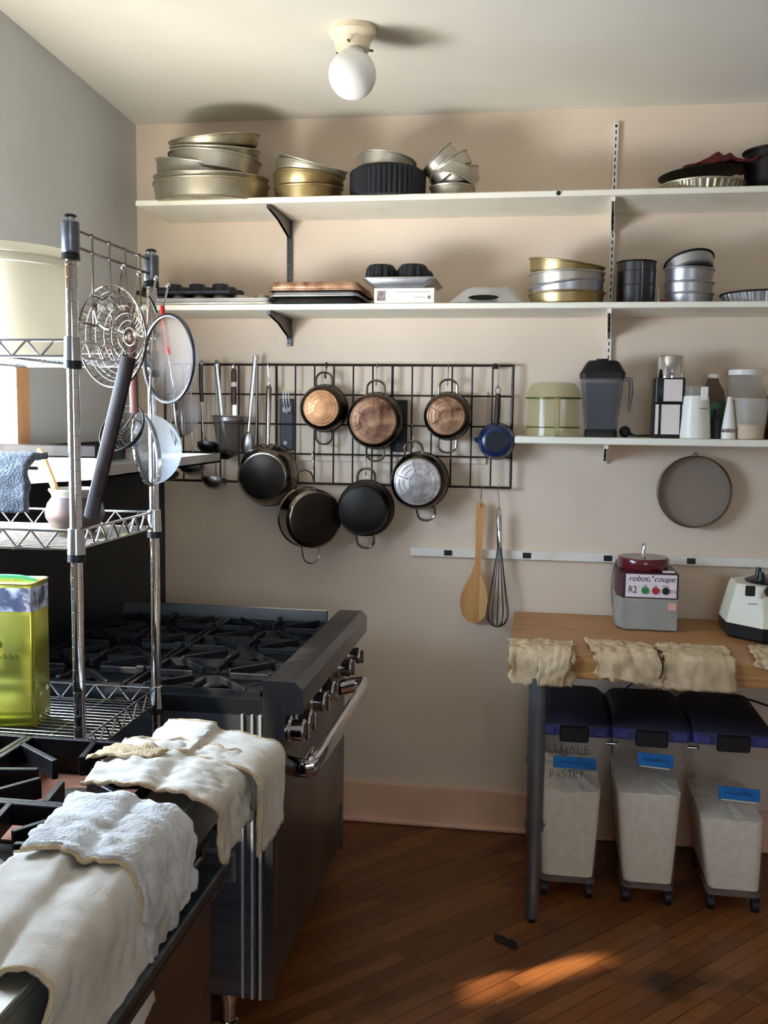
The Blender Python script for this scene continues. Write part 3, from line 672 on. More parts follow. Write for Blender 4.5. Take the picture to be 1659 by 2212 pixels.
# blender jar
c = atY(1296, 941, Y3)
o = empty('blender_jar', (c.x, Y3, Z3), 'smoky clear blender jar with black lid and handle', 'blender jar')
zt = atY(1296, 811, Y3).z
def rr_at(cx, cy, w, d, rad): return rrect(cx - w, cx + w, cy - d, cy + d, rad, 6)
w0, w1 = 33 * s, 44 * s
rings = [[(x, y, z) for x, y in rr_at(c.x + dx, c.y, w, w, 0.018)] for z, w, dx in ((Z3 + 0.028, w0, 0), (zt, w1, 0))]
build('jar_wall', MB().loft(rings, True, False), 'smoke_plastic', o)
rings = [[(x, y, z) for x, y in rr_at(c.x, c.y, w, w, 0.016)] for z, w in ((Z3 + 0.032, w0 * 0.82), (zt - 0.03, w1 * 0.82))]
build('inner_wall', MB().loft(rings, True, True), 'smoke_plastic', o)
rings = [[(x, y, z) for x, y in rr_at(c.x, c.y, w, w, 0.016)] for z, w in ((Z3 + 0.001, w0 * 1.02), (Z3 + 0.024, w0 * 1.0), (Z3 + 0.030, w0 * 0.94))]
build('base_collar', MB().loft(rings, True, True), 'black_plastic', o)
zl = atY(1296, 780, Y3).z
rings = [[(x, y, z) for x, y in rr_at(c.x, c.y, w, w, 0.020)] for z, w in ((zt - 0.012, w1 * 1.03), (zt + 0.006, w1 * 1.06), (zl - 0.008, w1 * 0.78), (zl, w1 * 0.66))]
lid = build('lid', MB().loft(rings, True, True), 'black_plastic', o)
build('lid_plug', MB().lathe([(0.022, zl - 0.001), (0.022, zl + 0.008), (0, zl + 0.009)], 24, T(c.x, c.y, 0)), 'black_plastic', lid)
hx = c.x + w1
build('handle', MB().tube([(hx - 0.008, c.y - 0.01, zt - 0.012), (hx + 0.026, c.y - 0.012, zt - 0.016), (hx + 0.030, c.y - 0.012, zt - 0.06), (hx + 0.024, c.y - 0.012, zt - 0.135)], [0.009, 0.0095, 0.0085, 0.005], 10), 'smoke_plastic', o)
# black plug with its lead
c = atY(1350, 930, -0.17)
o = empty('power_plug', (c.x, c.y, Z3), 'round black power plug with lead beside the blender jar', 'plug')
build('plug_body', MB().ball((c.x, c.y, Z3 + 0.021), 0.021, 18), 'rubber', o)
build('lead', MB().tube(spline([(c.x + 0.018, c.y, Z3 + 0.012), (c.x + 0.04, c.y - 0.01, Z3 + 0.007), (c.x + 0.075, c.y + 0.01, Z3 + 0.007), (c.x + 0.10, c.y + 0.06, Z3 + 0.005)]), 0.0035, 8), 'rubber', o)
build('strain_relief', MB().cyl((c.x + 0.014, c.y, Z3 + 0.015), (c.x + 0.030, c.y - 0.004, Z3 + 0.009), 0.007, 0.005, 10), 'rubber', o)
# coffee grinder
c = atY(1440, 941, Y3); s = mpx(c)
o = empty('coffee_grinder', (c.x, Y3, Z3), 'tall black and silver coffee grinder with steel cap', 'grinder')
za, zb, zc = atY(1440, 872, Y3).z, atY(1440, 817, Y3).z, atY(1440, 769, Y3).z
w = 32 * s
def rb_(z0, z1, w_, d_, rad=0.012): return MB().loft([[(x, y, z) for x, y in rr_at(c.x, c.y, w_ - e, d_ - e, rad)] for z, e in ((z0, 0.002), (z0 + 0.003, 0), (z1 - 0.003, 0), (z1, 0.002))])
build('base', rb_(Z3 + 0.001, Z3 + 0.012, w * 1.04, w), 'black_plastic', o)
build('bean_drawer', rb_(Z3 + 0.012, za, w, w * 0.95), 'black_plastic', o)
yf = c.y - w * 0.95 - 0.001
build('front_panel', MB().box(c.x - w * 0.52, c.x + w * 0.66, yf - 0.002, yf, Z3 + 0.014, za - 0.004), 'pink_label', o)
for d in (-0.9, 0.80): build('side_strip', MB().box(c.x + w * d, c.x + w * (d + 0.2), yf - 0.001, yf + 0.006, Z3 + 0.014, za - 0.004), 'pink_label', o)
build('upper_body', rb_(za, zb, w * 0.98, w * 0.9), 'black_plastic', o)
build('front_label', MB().box(c.x - w * 0.42, c.x + w * 0.78, c.y - w * 0.9 - 0.003, c.y - w * 0.9, za + 0.008, zb - 0.006), 'pink_label', o)
build('steel_cap', MB().lathe([(w * 0.88, zb), (w * 0.88, zc - 0.004), (w * 0.84, zc), (0, zc + 0.001)], 36, T(c.x + 3 * s, c.y, 0)), 'chrome', o)
# white blade grinder
c = atY(1500, 946, -0.2); s = mpx(c)
o = empty('blade_grinder', (c.x, c.y, Z3), 'white plastic blade grinder with clear cap', 'grinder')
zt = atY(1500, 855, -0.2).z; zc = atY(1500, 834, -0.2).z
build('body', MB().lathe([(0, Z3 + 0.001), (33 * s, Z3 + 0.001), (33.5 * s, Z3 + 0.006), (27 * s, zt - 0.004), (25 * s, zt), (0, zt)], 36, T(c.x, c.y, 0)), 'white_plastic', o)
build('cap', MB().lathe([(24.5 * s, zt), (24 * s, zc - 0.004), (21 * s, zc), (0, zc + 0.001)], 36, T(c.x, c.y, 0)), 'clear_plastic', o)
build('switch', MB().box(c.x + 6 * s, c.x + 21 * s, c.y - 27 * s, c.y - 22 * s, zt - 0.018, zc - 0.003, ch=0.003), 'white_plastic', o)
build('brand_mark', MB().box(c.x + 4 * s, c.x + 20 * s, c.y - 30.2 * s, c.y - 28.5 * s, zt - 0.048, zt - 0.0445), 'card_print', o)
# bottles and jars
def bottle(name, label, px, Y, pts, m, lab=None, cap=None, cat='bottle', extra=None, n=32):
    """pts: (half width px, py) from the foot up"""
    c = atY(px, 945, Y); s = mpx(c)
    o = empty(name, (c.x, Y, Z3), label, cat)
    prof = [(0, Z3 + 0.001)] + [(w_ * s, Z3 + 0.001 if i == 0 else atY(px, py, Y).z) for i, (w_, py) in enumerate(pts)]
    prof.append((0, prof[-1][1] + 0.0005))
    build('body', MB().lathe(prof, n, T(c.x, Y, 0)), m, o)
    if cap:
        w_, pa, pb, cm = cap; a_, b_ = atY(px, pa, Y).z, atY(px, pb, Y).z
        build('cap', MB().lathe([(w_ * s, a_), (w_ * s, b_ - 0.002), (w_ * s - 0.002, b_), (0, b_)], n, T(c.x, Y, 0)), cm, o)
    if lab:
        w_, pa, pb, cm = lab; a_, b_ = atY(px, pa, Y).z, atY(px, pb, Y).z
        build('label_band', MB().lathe([(w_ * s, a_), (w_ * s, b_)], n, T(c.x, Y, 0)), cm, o)
    if extra:
        w_, w2, pa, pb, cm = extra; a_, b_ = atY(px, pa, Y).z, atY(px, pb, Y).z
        build('contents', MB().lathe([(0, max(a_, Z3 + 0.003)), (w_ * s, max(a_, Z3 + 0.003)), (w2 * s, b_), (0, b_ + 0.002)], n, T(c.x, Y, 0)), cm, o)
    return o
bottle('glass_bottle', 'brown glass bottle with white cap behind the blade grinder', 1535, -0.10, [(27, 945), (27.5, 870), (24, 845), (13, 826), (11, 817)], 'brown_glass', lab=(28, 915, 868, 'green_label'), cap=(12, 817, 808, 'white_plastic'), extra=(25, 25, 944, 880, 'brown_liquid'))
bottle('sauce_bottle', 'small black bottle between white grinder and white bottle', 1547, -0.19, [(13, 946), (13.5, 912), (11, 905), (6, 898), (6, 890)], 'black_label', cap=(6.5, 892, 884, 'black_plastic'))
bottle('squeeze_bottle', 'narrow white tapered bottle beside the measuring cup', 1573, -0.22, [(15, 948), (15, 930), (9, 885), (5, 862)], 'white_plastic', lab=(15.3, 934, 926, 'card_print'), cap=(5.5, 866, 857, 'white_plastic'))
bottle('storage_jar', 'large clear plastic jar with white screw lid', 1604, -0.09, [(36, 945), (37, 850), (36, 822), (33, 814), (33, 809)], 'clear_plastic', cap=(36, 811, 799, 'white_plastic'), cat='jar', extra=(33, 33, 944, 905, 'oats'))
o = bottle('measuring_cup', 'translucent plastic measuring cup of pale flour', 1619, -0.21, [(29, 949), (36, 862)], 'frosted_plastic', cat='cup', extra=(28, 30.5, 948, 918, 'oats'))
c = atY(1619, 862, -0.21); build('rim', MB().tube(circle((c.x, c.y, c.z), 36.4 * mpx(c), 36), 0.002, 6, True), 'frosted_plastic', o)
bottle('glass_jar', 'brown jar at the frame edge beside measuring cup', 1680, -0.17, [(30, 948), (31, 870), (26, 858), (24, 850)], 'brown_glass', cap=(25, 852, 838, 'white_plastic'), cat='jar', extra=(28, 28, 946, 880, 'brown_liquid'))
# ---------------------------------------------------------------- backing board and wire grid on the back wall
a = atY(604, 843, -0.008); b = atY(1050, 1003, -0.008)
tag(build('backing_board', MB().box(a.x, b.x, -0.011, -0.001, b.z, a.z, ch=0.002), 'wall_paint'), 'cream painted board on the wall behind the wire grid', 'board')
YG = -0.040
gx0, gx1 = atY(356, 784, YG).x, atY(1109, 790, YG).x
gz1, gz0 = atY(1109, 790, YG).z, atY(1101, 1054, YG).z
grid_o = empty('wire_grid', ((gx0 + gx1) / 2, -0.02, gz0), 'black wire grid panel hung with pots and utensils', 'grid panel')
for x in (gx0, gx1): build('frame_bar', MB().tube([(x, YG, gz0), (x, YG, gz1)], 0.0052, 8), 'grid_wire', grid_o)
for z in (gz0, gz1): build('frame_bar', MB().tube([(gx0 - 0.004, YG, z), (gx1 + 0.004, YG, z)], 0.0048, 8), 'grid_wire', grid_o)
for i in range(1, 18):
    x = gx0 + (gx1 - gx0) * i / 18
    build('wire', MB().tube([(x, YG - 0.003, gz0), (x, YG - 0.003, gz1)], 0.0052 if i in (6, 12) else 0.0034, 8), 'grid_wire', grid_o)
for i in range(1, 4):
    z = gz0 + (gz1 - gz0) * i / 4
    build('wire', MB().tube([(gx0, YG, z), (gx1, YG, z)], 0.0034, 8), 'grid_wire', grid_o)
for x in (gx0 + 0.07, gx1 - 0.07):
    build('wall_clip', MB().box(x - 0.008, x + 0.008, YG - 0.006, -0.001, gz1 - 0.012, gz1 + 0.008, ch=0.002), 'grid_wire', grid_o)

def hook(top, bot, m, label, r=0.0019):
    """S hook from a bar at top to a loop at bot"""
    t, b = Vector(top), Vector(bot); h = 0.010
    pts = [t + Vector((0, 0.010, -0.014)), t + Vector((0, 0.011, 0.0)), t + Vector((0, 0.004, 0.0095)), t + Vector((0, -0.007, 0.0085)), t + Vector((0, -0.011, -0.004))]
    mid = (t + b) / 2
    pts += [Vector((mid.x, t.y - 0.010, mid.z)), b + Vector((0, 0.009, 0.014)), b + Vector((0, 0.007, -0.005)), b + Vector((0, -0.003, -0.0095)), b + Vector((0, -0.011, -0.002)), b + Vector((0, -0.012, 0.010))]
    return tag(build('s_hook', MB().tube(spline(pts, 4), r, 6), m), label, 'hook')

def emboss(R0, rb, z, m, o):
    """raised pattern on the foot of a pan"""
    mb = MB()
    for k in range(6):
        a = PI / 6 + k * PI / 3
        mb.tube([R0 @ Vector((rb * q * math.cos(a), rb * q * math.sin(a), z)) for q in (0.42, 0.90)], 0.0022, 6)
        for q in (0.60, 0.80):
            mb.tube([R0 @ Vector((rb * q * math.cos(t), rb * q * math.sin(t), z)) for t in [a + 0.16 + (PI / 3 - 0.32) * i / 6 for i in range(7)]], 0.0017, 6)
    mb.tube([R0 @ v for v in circle((0, 0, z), rb * 0.34, 28)], 0.0018, 6, True)
    for k in (-2, -1, 0, 1, 2):
        x = k * rb * 0.11; hh = rb * 0.30 * math.sqrt(max(0.05, 1 - (k * 0.11 / 0.34) ** 2))
        mb.tube([R0 @ Vector((x, -hh, z)), R0 @ Vector((x, hh, z))], 0.0012, 6)
    mb.tube([R0 @ v for v in circle((0, 0, z), rb * 0.97, 40)], 0.0016, 6, True)
    build('embossing', mb, m, o)

def pot(label, px, py, rr, rb, depth, side, foot, yaw=0.0, roll=0.0, hand=(21, 24), hand_m='pot_steel', hr=0.0046, pattern=True, Y=-0.062, htop=True, steps=False, bowl=False):
    c = atY(px, py, Y); s = mpx(c); r = rr * s; b = rb * s * (3.9 + Y - depth) / (3.9 + Y)
    R0 = T(c) @ RZ(yaw) @ RX(PI / 2) @ RZ(roll)
    o = empty('cooking_pot', (c.x, Y, c.z - r), label, 'pot')
    prof = [(0, depth - 0.003), (b - 0.004, depth - 0.003), (r - 0.003, 0.002), (r - 0.002, 0.0), (r + 0.003, -0.001), (r + 0.0035, 0.002), (r, 0.005)]
    if bowl: prof += [(r * 0.985, depth * 0.3), (r * 0.93, depth * 0.6), (r * 0.84, depth * 0.85), (b + 0.004, depth - 0.001)]
    elif steps: prof += [(r * 0.985, depth * 0.50), (r * 0.93, depth * 0.54), (r * 0.90, depth * 0.88), (b + 0.002, depth)]
    else: prof += [(r * 0.99, depth * 0.55), (b + 0.012, depth - 0.014), (b + 0.003, depth - 0.002)]
    prof += [(b, depth), (0, depth)]
    build('body', MB().lathe(prof, 56, R0), side, o)
    build('base_plate', MB().lathe([(b * 0.985, depth - 0.001), (b * 0.985, depth + 0.002), (b * 0.96, depth + 0.003), (0, depth + 0.003)], 56, R0), foot, o)
    if pattern: emboss(R0, b * 0.97, depth + 0.0032, foot, o)
    w, hh = hand[0] * s, hand[1] * s
    for sg in ((1, -1) if htop else (-1,)):
        y0 = r * 0.93
        pts = [(-w, y0 - 0.006, 0.016), (-w, y0 + hh * 0.45, 0.016)] + [(w * math.cos(t), y0 + hh * 0.55 + (hh * 0.62) * math.sin(t), 0.016) for t in [PI - PI * i / 10 for i in range(1, 10)]] + [(w, y0 + hh * 0.45, 0.016), (w, y0 - 0.006, 0.016)]
        build('loop_handle', MB().tube([R0 @ Vector((x, y * sg, z)) for x, y, z in pts], hr, 8), hand_m, o)
    return o
pot('small pot with tan copper base hanging highest on the grid', 702, 882, 50, 39.5, 0.075, 'pot_side', 'base_copper', hand=(18, 26))
pot('larger pot with burnt brown base at the middle of the grid', 813, 909, 60, 51, 0.080, 'pot_side', 'base_burnt', hand=(19.5, 26), pattern=True)
pot('pot with mottled brown base hanging beside the blue pan', 968, 899, 50.5, 41.5, 0.085, 'pot_side', 'base_brown', hand=(19.5, 27))
pot('large pot with silver embossed base hanging low on grid', 908, 1038, 61, 51.5, 0.095, 'pot_side', 'base_silver', roll=0.22, hand=(19.5, 26), Y=-0.066)
pot('round black bottomed pot hanging below the grid', 792, 1097, 59.5, 50, 0.10, 'pot_scorched', 'pot_black', hand=(19, 26), hr=0.0052, pattern=False, steps=True, Y=-0.066)
pot('tilted wide steel pot with thin wire handles below grid', 662, 1116, 64, 58, 0.10, 'pot_steel', 'pot_scorched', yaw=0.60, roll=0.10, hand=(20, 36), hr=0.0026, pattern=False, steps=False, Y=-0.10)
# saucepan with a long handle
c = atY(580, 1026, -0.062); s = mpx(c)
o = pot('rounded saucepan with long steel handle and scorched base', 580, 1026, 66, 49, 0.085, 'pot_steel', 'pot_scorched', hand=(0.1, 0.1), pattern=False, bowl=True, htop=False)
for ch in list(o.children):
    if ch.name.startswith('loop_handle'): bpy.data.objects.remove(ch)
a = atY(578, 962, -0.075); b = atY(581, 830, -0.060)
build('long_handle', MB().tube([a, a.lerp(b, 0.25), a.lerp(b, 0.7), a.lerp(b, 0.92), b], [0.008, 0.0095, 0.0115, 0.0125, 0.007], 12, flat=0.5), 'pot_steel', o)
build('handle_bracket', MB().box(c.x - 0.034, c.x + 0.028, -0.092, -0.070, atY(580, 968, -0.08).z - 0.012, atY(580, 968, -0.08).z + 0.004, ch=0.003), 'pot_side', o)
def bar_z(row): return gz0 + (gz1 - gz0) * row / 4
hook((atY(705, 790, YG).x, YG, gz1), atY(703, 812, -0.07), 'pot_side', 'dark steel hook above the small copper based pot', 0.0026)
hook((atY(815, 790, YG).x, YG, gz1), atY(813, 828, -0.07), 'wire_chrome', 'thin steel hook above the burnt brown pot')
hook((atY(969, 790, YG).x, YG, gz1), atY(967, 828, -0.07), 'wire_chrome', 'thin steel hook above the mottled brown pot')
hook((atY(891, 925, YG).x, YG, bar_z(2)), atY(893, 962, -0.07), 'wire_chrome', 'thin steel hook holding the silver based pot')
hook((atY(791, 985, YG).x, YG, bar_z(1)), atY(791, 1022, -0.07), 'wire_chrome', 'thin steel hook holding the black bottomed pot')
hook((atY(676, 983, YG).x, YG, bar_z(1)), atY(675, 1022, -0.085), 'wire_chrome', 'thin steel hook holding the tilted steel pot')
hook((atY(580, 790, YG).x, YG, gz1), atY(581, 834, -0.062), 'wire_chrome', 'thin steel hook holding the long handled saucepan')
# blue enamel pan
c = atY(1073, 953, -0.062); s = mpx(c); r = 38.5 * s
o = empty('enamel_pan', (c.x, -0.06, c.z - r), 'small blue enamel milk pan with spout and wooden handle', 'pan')
R0 = T(c) @ RX(PI / 2); d = 0.065
build('body', MB().lathe([(0, d - 0.003), (r * 0.72, d - 0.003), (r - 0.003, 0.002), (r + 0.002, -0.001), (r + 0.003, 0.002), (r, 0.006), (r * 0.96, d * 0.6), (r * 0.80, d * 0.95), (r * 0.72, d), (0, d)], 48, R0), 'blue_enamel', o)
build('base_plate', MB().lathe([(r * 0.58, d), (r * 0.58, d + 0.0015), (0, d + 0.0015)], 40, R0), 'blue_worn', o)
q = R0 @ Vector((-r * 0.93, 0.002, 0.012))
build('spout', MB().tube([q + Vector((0.02, -0.01, 0)), q, q + Vector((-0.016, 0.002, 0.003)), q + Vector((-0.022, 0.003, 0.004))], [0.016, 0.014, 0.009, 0.004], 10), 'blue_enamel', o)
a = atY(1073, 915, -0.075); b = atY(1076, 858, -0.062); e = atY(1076, 838, -0.058)
h_ = build('handle', MB().tube([a + Vector((0, 0, -0.012)), a, a.lerp(b, 0.3), a.lerp(b, 0.8), b], [0.008, 0.010, 0.0115, 0.0115, 0.010], 12), 'dark_wood', o)
build('ferrule', MB().tube([b, b.lerp(e, 0.35)], 0.0105, 12), 'brown_grip', o)
build('ring', MB().tube([b.lerp(e, 0.75) + Vector((0.010 * math.cos(t), 0, 0.014 * math.sin(t))) for t in [2 * PI * i / 20 for i in range(20)]], 0.0028, 6, True), 'wire_chrome', o)
hook((atY(1078, 790, YG).x, YG, gz1), atY(1076, 834, -0.058), 'wire_chrome', 'thin steel hook holding the blue enamel pan')

# black plates behind the pots
for (px0, px1, py0, py1, lab) in ((605, 634, 861, 972, 'black flat plate behind the grid beside the saucepan'), (847, 879, 864, 976, 'black flat plate half hidden by the burnt brown pot')):
    a = atY(px0, py0, -0.028); b = atY(px1, py1, -0.028)
    o = tag(build('flat_plate', MB().box(a.x, b.x, -0.032, -0.024, b.z, a.z, ch=0.003), 'navy_black'), lab, 'plate')
    q = atY((px0 + px1) / 2 - 3, py1 - 15, -0.032)
    build('stud', MB().cyl((q.x, -0.0318, q.z), (q.x, -0.0345, q.z), 0.008, n=16), 'steel_dark', o)
for k, (px, py) in enumerate(((613, 852), (619, 852), (625, 852))):
    t = Vector((atY(px, py, YG).x, YG, bar_z(3)))
    hook(t, t + Vector((0.002, -0.004, -0.062 - 0.006 * (k % 2))), 'tape_white', ('first', 'second', 'third')[k] + ' of three white spare hooks before the black plate', 0.0022)

# ---------------------------------------------------------------- ladles and other tools on the grid
def ladle(label, hpts, bowl_px, bowl_py, rpx, Y, m='steel', hm=None, hr=0.0035, flat=None, tilt=-0.35, grip=None):
    c = atY(bowl_px, bowl_py, Y - 0.02); s = mpx(c); r = rpx * s
    o = empty('ladle', c - Vector((0, 0, r)), label, 'ladle')
    k = 8
    prof = [(r * math.sin(PI / 2 * i / k), -r * 0.82 * math.cos(PI / 2 * i / k)) for i in range(k + 1)]
    prof += [(r * 0.96 * math.sin(PI / 2 * i / k), -r * 0.78 * math.cos(PI / 2 * i / k)) for i in range(k, -1, -1)]
    build('bowl', MB().lathe(prof, 32, T(c) @ RX(tilt)), m, o)
    P = [atY(x, y, Y) for x, y in hpts] + [c + Vector((0, r * 0.9, r * 0.15))]
    build('handle', MB().tube(spline(P, 3), hr, 8, flat=flat), hm or m, o)
    if grip:
        build('grip', MB().tube([atY(x, y, Y) for x, y in grip], 0.0085, 10, flat=0.6), 'black_plastic', o)
    q = P[0]
    build('hook_end', MB().tube([q, q + Vector((0, 0.006, 0.010)), q + Vector((0, 0.018, 0.008)), q + Vector((0, 0.020, -0.006))], hr, 8), hm or m, o)
    return o
ladle('ladle with black grip and dark bowl over the range shelf', [(434, 784), (436, 875), (441, 945)], 450, 960, 24, -0.075, 'steel_dark', 'steel', grip=[(434, 788), (434, 830), (436, 868)])
ladle('small ladle with thin handle hanging lowest beside saucepan', [(466, 800), (467, 865), (466, 1015)], 464, 1036, 27, -0.070, 'steel', 'steel')
ladle('bright round ladle hanging second from the rack post', [(412, 800), (414, 900), (416, 985)], 415, 1005, 28, -0.070, 'steel', 'steel')
ladle('dark round ladle hanging nearest the rack post', [(372, 800), (369, 920), (366, 1000)], 365, 1020, 22, -0.070, 'steel_dark', 'steel')
ladle('ladle with flat pale handle and black bowl over shelf end', [(467, 786), (473, 840), (482, 930)], 486, 975, 21, -0.085, 'dull_dark', 'steel', hr=0.0085, flat=0.25)
# conical strainer with brown grip
c = atY(495, 899, -0.095); s = mpx(c); r = 36 * s; zb = atY(500, 986, -0.095).z
o = empty('chinois', (c.x, c.y, zb), 'fine conical strainer with brown handle on the grid', 'strainer')
build('mesh_cone', MB().lathe([(r, 0), (r * 0.93, -0.03), (r * 0.80, (zb - c.z) * 0.55), (r * 0.62, (zb - c.z) * 0.93), (r * 0.4, zb - c.z), (0, zb - c.z)], 40, T(c)), 'sieve_mesh_dark', o)
build('rim', MB().tube(circle(c, r + 0.001, 40), 0.0032, 8, True), 'steel', o)
build('band', MB().lathe([(r, 0), (r * 0.97, -0.018)], 40, T(c)), 'steel', o)
a = atY(505, 878, -0.055); b = atY(505, 796, -0.052)
build('grip', MB().tube([a, a.lerp(b, 0.15), a.lerp(b, 0.5), a.lerp(b, 0.9), b], [0.009, 0.0125, 0.0115, 0.0125, 0.008], 12, flat=0.6), 'brown_grip', o)
build('grip_band', MB().tube([a.lerp(b, 0.52), a.lerp(b, 0.64)], 0.0132, 12, flat=0.65), 'tape_white', o)
build('tang', MB().box(c.x + 0.004, c.x + 0.020, -0.062, -0.057, c.z + 0.0, a.z + 0.006), 'steel', o)
hook((b.x, YG, gz1), b + Vector((0, 0, 0.002)), 'wire_chrome', 'thin steel hook holding the brown handled strainer')
# long spoon and steel rod
pts = [atY(551, 770, -0.066), atY(546, 830, -0.068), atY(540, 890, -0.07), atY(536, 935, -0.07)]
o = empty('serving_spoon', atY(533, 982, -0.07), 'long flat handled steel serving spoon leaning on the grid', 'spoon')
build('handle', MB().tube(pts, [0.0085, 0.0085, 0.0075, 0.006], 10, flat=0.3), 'steel', o)
c = atY(534, 957, -0.072); P = []
for i in range(11):
    row = []
    for j in range(11):
        u, v = -1 + 2 * i / 10, -1 + 2 * j / 10
        x_, z_ = u * math.sqrt(1 - v * v / 2), v * math.sqrt(1 - u * u / 2)
        row.append((c.x + 0.024 * x_ * (1 - 0.15 * z_) - 0.004 * z_ * -1, c.y - 0.008 * (1 - x_ * x_ - z_ * z_), c.z + 0.046 * z_))
    P.append(row)
solid(build('spoon_bowl', MB().grid(P), 'steel', o, smooth=60), 0.0015)
o = tag(build('skewer', MB().tube([atY(554, 776, -0.060), atY(554, 900, -0.060), atY(552, 958, -0.060)], [0.0042, 0.0042, 0.006], 8), 'wire_chrome'), 'straight steel rod hanging between spoon and saucepan handle', 'skewer')
a = atY(554, 776, -0.060); build('ring_end', MB().tube([a + Vector((0, 0.014 + 0.016 * math.cos(t) , 0.002 + 0.016 * math.sin(t))) for t in [2 * PI * i / 18 for i in range(18)]], 0.002, 6, True), 'wire_chrome', o)

# ---------------------------------------------------------------- paddle and whisk under the grid
Yp = -0.05
out = [(1029, 1092), (1031, 1086), (1038, 1083), (1045, 1086), (1048, 1092), (1046, 1130), (1042, 1180), (1039, 1215), (1041, 1235), (1049, 1265), (1054, 1290), (1055, 1308), (1051, 1325), (1042, 1339), (1027, 1346), (1010, 1342), (999, 1328), (994, 1305), (997, 1283), (1008, 1258), (1019, 1238), (1026, 1215), (1027, 1180), (1028, 1130)]
W = [atY(x, y, Yp) for x, y in out]
o = empty('wooden_paddle', atY(1025, 1346, Yp), 'long pale wooden paddle hanging under the grid', 'paddle')
build('blade', MB().loft([[(p_.x, Yp + 0.004, p_.z) for p_ in W], [(p_.x, Yp - 0.004, p_.z) for p_ in W]]), 'pale_wood', o, smooth=20)
E2 = [(1037, 1240), (1046, 1262), (1053, 1290), (1054, 1308), (1050, 1325), (1041, 1338), (1034, 1343), (1035, 1300)]
W2 = [atY(x, y, Yp - 0.0045) for x, y in E2]
build('pale_lamination', MB().loft([[(p_.x, Yp - 0.0038, p_.z) for p_ in W2], [(p_.x, Yp - 0.0046, p_.z) for p_ in W2]]), 'pale_wood2', o, smooth=20)
hook((atY(1041, 1053, YG).x, YG, gz0), atY(1039, 1091, Yp), 'wire_chrome', 'thin steel hook holding the wooden paddle')
Yw = -0.062
top = atY(1078, 1110, Yw); hb = atY(1079, 1183, Yw); bt = atY(1074, 1354, Yw); s = mpx(top)
o = empty('whisk', bt, 'steel balloon whisk hanging beside the wooden paddle', 'whisk')
build('handle', MB().tube([top, top.lerp(hb, 0.04), hb], [0.008, 0.0115, 0.0115], 14), 'chrome', o)
build('ring', MB().tube([top + Vector((0.007 * math.cos(t), 0, 0.012 + 0.012 * math.sin(t))) for t in [2 * PI * i / 18 for i in range(18)]], 0.0018, 6, True), 'wire_chrome', o)
ax = (bt - hb); L = ax.length; ax.normalize(); sx_ = Vector((1, 0, 0)); sy_ = Vector((0, 1, 0))
for k in range(6):
    a = PI * k / 6; dirv = sx_ * math.cos(a) + sy_ * math.sin(a) * 0.9
    pr = [(0.008, 0.0), (0.012, 0.12), (0.024, 0.40), (0.036, 0.65), (0.043, 0.80), (0.040, 0.90), (0.026, 0.97), (0.0, 1.0)]
    pts = [hb + dirv * w_ + ax * (L * t) for w_, t in pr] + [hb - dirv * w_ + ax * (L * t) for w_, t in reversed(pr[:-1])]
    build('wire_loop', MB().tube(spline(pts, 4), 0.0016, 6), 'steel_dark', o)
hook((atY(1077, 1053, YG).x, YG, gz0), top + Vector((0, 0, 0.022)), 'wire_chrome', 'thin steel hook holding the balloon whisk')

# ---------------------------------------------------------------- magnet rail and drum sieve on the wall
a = atY(886, 1182, -0.02)
o = empty('magnet_rail', (a.x, -0.01, a.z - 0.036), 'long white painted wooden rail with black magnets', 'rail')
build('rail', MB().box(a.x, 2.2, -0.020, -0.001, a.z - 0.035, a.z, ch=0.0015), 'white_paint', o)
for px, py in ((968, 1194), (1138, 1199), (1313, 1205), (1493, 1211)):
    q = atY(px, py, -0.02); build('magnet', MB().box(q.x - 0.016, q.x + 0.016, -0.0225, -0.0195, a.z - 0.029, a.z - 0.007), 'black_plastic', o)
c = atY(1499, 1062, -0.03); r = 77 * mpx(c)
o = empty('drum_sieve', (c.x, -0.03, c.z - r), 'round wooden drum sieve hanging on the wall above processor', 'sieve')
R0 = T(c.x, -0.002, c.z) @ RX(PI / 2)
build('hoop', MB().lathe([(r, 0), (r, 0.05), (r - 0.004, 0.05), (r - 0.004, 0)], 64, R0), 'pot_steel', o)
build('rim', MB().tube([R0 @ v for v in circle((0, 0, 0.05), r - 0.001, 64)], 0.003, 8, True), 'pot_steel', o)
build('mesh_disc', MB().lathe([(0, 0.030), (r - 0.004, 0.030)], 64, R0), 'tamis_mesh', o)
build('hanging_loop', MB().tube(arc((c.x, -0.03, c.z + r), 0.009, 0, PI, 10), 0.0022, 6), 'pot_side', o)
q = Vector((c.x, -0.001, c.z + r + 0.010)); tag(build('wall_nail', MB().cyl(q, q + Vector((0, -0.034, 0)), 0.0022, n=8).cyl(q + Vector((0, -0.034, 0)), q + Vector((0, -0.037, 0)), 0.006, n=10), 'pot_side'), 'small dark nail carrying the drum sieve', 'nail')
o['label'] = 'round steel drum sieve hanging on the wall above processor'
